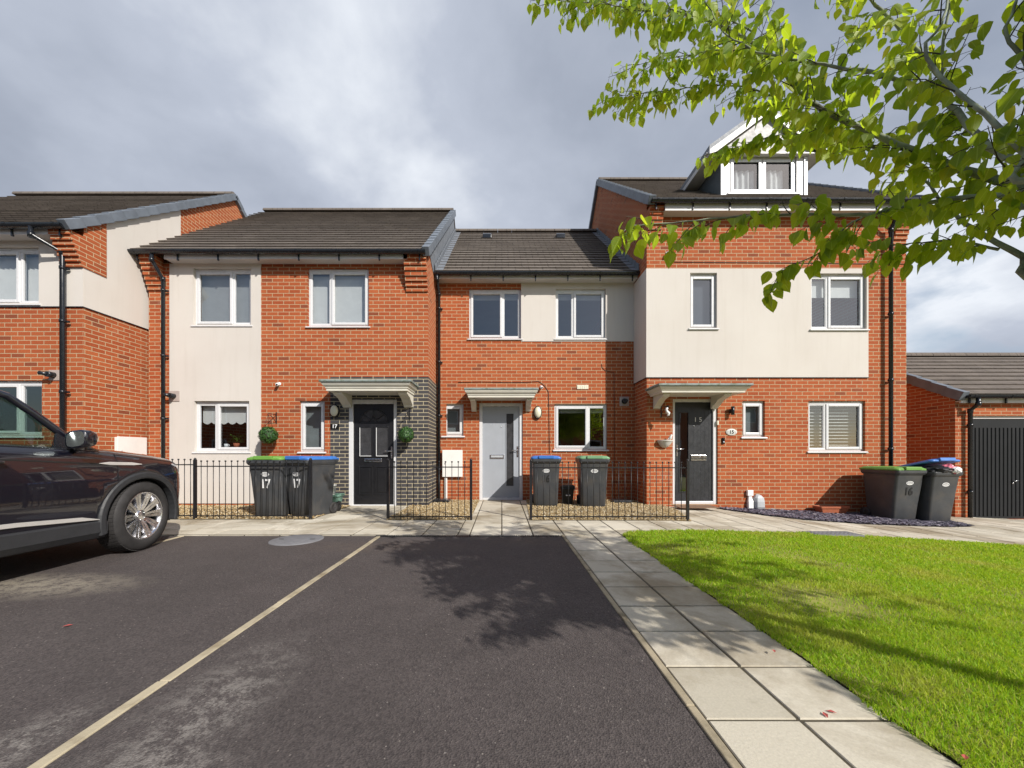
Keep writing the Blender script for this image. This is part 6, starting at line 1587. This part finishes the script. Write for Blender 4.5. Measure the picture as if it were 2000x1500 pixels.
    def leaf(p, dirv, size, roll):
        nonlocal nl
        # ovate leaf with drip tip, folded along the midrib; dirv = direction towards the tip
        dirv = dirv.normalized(); sd_ = dirv.cross(Vector((0, 0, 1)))
        if sd_.length < .05: sd_ = Vector((1, 0, 0))
        sd_.normalize(); sd_.rotate(Matrix.Rotation(roll, 3, dirv)); nn = sd_.cross(dirv)
        L_ = size; out = [(.0, .10), (.10, .27), (.28, .385), (.48, .36), (.66, .25), (.82, .125), (.92, .045)]
        fold = rnd.uniform(.12, .34); curl = rnd.uniform(-.08, .34)
        def q(t, w): return p+dirv*L_*t+sd_*L_*w+nn*(abs(w)*fold*L_)-nn*(curl*t*t*L_)
        mid = [q(t, 0) for t, _ in out]+[q(1.0, 0)]; le = [q(t, -w*rnd.uniform(.88, 1.1)) for t, w in out]; ri = [q(t, w*rnd.uniform(.88, 1.1)) for t, w in out]
        vs = mid+le+ri; n = len(out); fs = []
        uvl.extend([(t, 0, 0) for t, _ in out]+[(1, 0, 0)]+[(t, -w, 0) for t, w in out]+[(t, w, 0) for t, w in out])
        for i in range(n-1): fs += [(i, n+1+i, n+2+i, i+1), (i, i+1, 2*n+2+i, 2*n+1+i)]
        fs += [(n-1, 2*n, n), (n-1, n, 3*n)]
        lf.add(vs, fs, 0, True); nl += 1
    SH = [(760, 1062), (900, 1050), (1110, 1046), (1190, 1100), (1345, 1300), (1290, 1290), (1190, 1215), (1120, 1195), (1060, 1215), (985, 1262), (925, 1262), (905, 1215), (845, 1165), (800, 1110), (765, 1090)]
    SHG = [((a-980)*FP*HC/(b-886)/FP, FP*HC/(b-886)) for a, b in SH]
    def shade_ok(p):          # keeps unseen twigs only where their cast shadow suits the wanted ground patch
        k = max(0, p.z-gz(p.x))/.9; gx_, gy_ = p.x-.84*k, p.y+k
        if gy_ > 4.87: return rnd.random() < .35
        if gx_ > 1.5: return rnd.random() < .26
        if gx_ > .75: return rnd.random() < (.55 if gy_ > 2.15 else .04)
        return inpoly(gx_, gy_, SHG)
    for pts, r0, r1, t0, dens, tl, vis in limbs:
        # densify with a Catmull-Rom pass
        Q = []
        for i in range(len(pts)-1):
            p0, p1, p2, p3 = pts[max(i-1, 0)], pts[i], pts[i+1], pts[min(i+2, len(pts)-1)]
            for k in range(4):
                t = k/4; Q.append(.5*((2*p1)+(p2-p0)*t+(2*p0-5*p1+4*p2-p3)*t*t+(3*p1-p0-3*p2+p3)*t**3))
        Q.append(pts[-1]); n = len(Q)
        Q = [q+Vector((rnd.uniform(-1, 1), rnd.uniform(-1, 1), rnd.uniform(-1, 1)))*.004 for q in Q]
        if not vis:
            cut = next((i for i, q in enumerate(Q) if infr(q, .12)), n)
            if cut < 4: continue
            Q = Q[:cut]; n = len(Q)
        rad = [.8*(r0+(r1-r0)*(i/(n-1))**.8) for i in range(n)]
        kept = 0; tot = 0
        if vis: bm_.tube(Q, rad, 8)
        cum = [0]
        for i in range(1, n): cum.append(cum[-1]+(Q[i]-Q[i-1]).length)
        T = cum[-1]; nt = int(T*(1-t0)*dens*((1.4 if pts[-1].y > 1.9 else .78) if vis else 1))+2; 
        for j in range(nt+1):
            s = T*(t0+(1-t0)*(j+rnd.uniform(-.3, .3))/nt); s = min(max(s, 0), T)
            i = max(k for k in range(n) if cum[k] <= s+1e-9); i = min(i, n-2); f = (s-cum[i])/max(1e-6, cum[i+1]-cum[i]); p = Q[i].lerp(Q[i+1], f); d = (Q[i+1]-Q[i]).normalized()
            last = j == nt
            td = (d*rnd.uniform(.5, 1.0)+Vector((rnd.uniform(-1, 1), rnd.uniform(-1, 1), rnd.uniform(-.55, .45)))*.8).normalized() if not last else d
            ln = tl*rnd.uniform(.5, 1.25); tp = [p]
            for k in range(3): td = (td+Vector((0, 0, -.10))+Vector((rnd.uniform(-.2, .2), rnd.uniform(-.2, .2), rnd.uniform(-.15, .15)))).normalized(); tp.append(tp[-1]+td*ln/3)
            if not vis:
                tot += 1
                if any(infr(q, .10) for q in tp) or not shade_ok(tp[2]): continue
                kept += 1
            tw.tube(tp, [.0028, .0022, .0016, .001], 5, cap=False)
            nleaf = max(4, int(ln/(.022 if vis else .028)))
            for k in range(nleaf):
                t = (k+.6)/nleaf*3; i2 = min(int(t), 2); pl = tp[i2].lerp(tp[i2+1], t-i2)
                side = 1 if k % 2 else -1; sv = td.cross(Vector((0, 0, 1))).normalized()*side if abs(td.z) < .98 else Vector((side, 0, 0))
                pet = (sv*rnd.uniform(.4, 1)+td*.4+Vector((0, 0, rnd.uniform(-.7, .2)))).normalized()*rnd.uniform(.02, .038)
                size = rnd.uniform(.045, .086)*(.8 if pl.y < 1.6 and vis else 1)
                ld = (pet.normalized()*rnd.uniform(.2, .8)+Vector((0, 0, -rnd.uniform(.45, 1.2)))+Vector((rnd.uniform(-.4, .4), rnd.uniform(-.4, .4), 0)))
                if not vis and infr(pl, .16): continue
                tw.tube([pl, pl+pet], .0009, 4, cap=False)
                leaf(pl+pet, ld, size, rnd.uniform(-1.3, 1.3))
        if not vis and kept > .4*tot: bm_.tube(Q, rad, 8)
    bm_.build('branches', M['bark'], root, uv=False); tw.build('twigs', M['twig'], root, fix=False, uv=False); cro = lf.build('crown', M['leaf'], root, fix=False, uv=False); at = cro.data.attributes.new('blade', 'FLOAT_VECTOR', 'POINT'); at.data.foreach_set('vector', [q for t in uvl for q in t])
    print('leaves', nl)
tree()
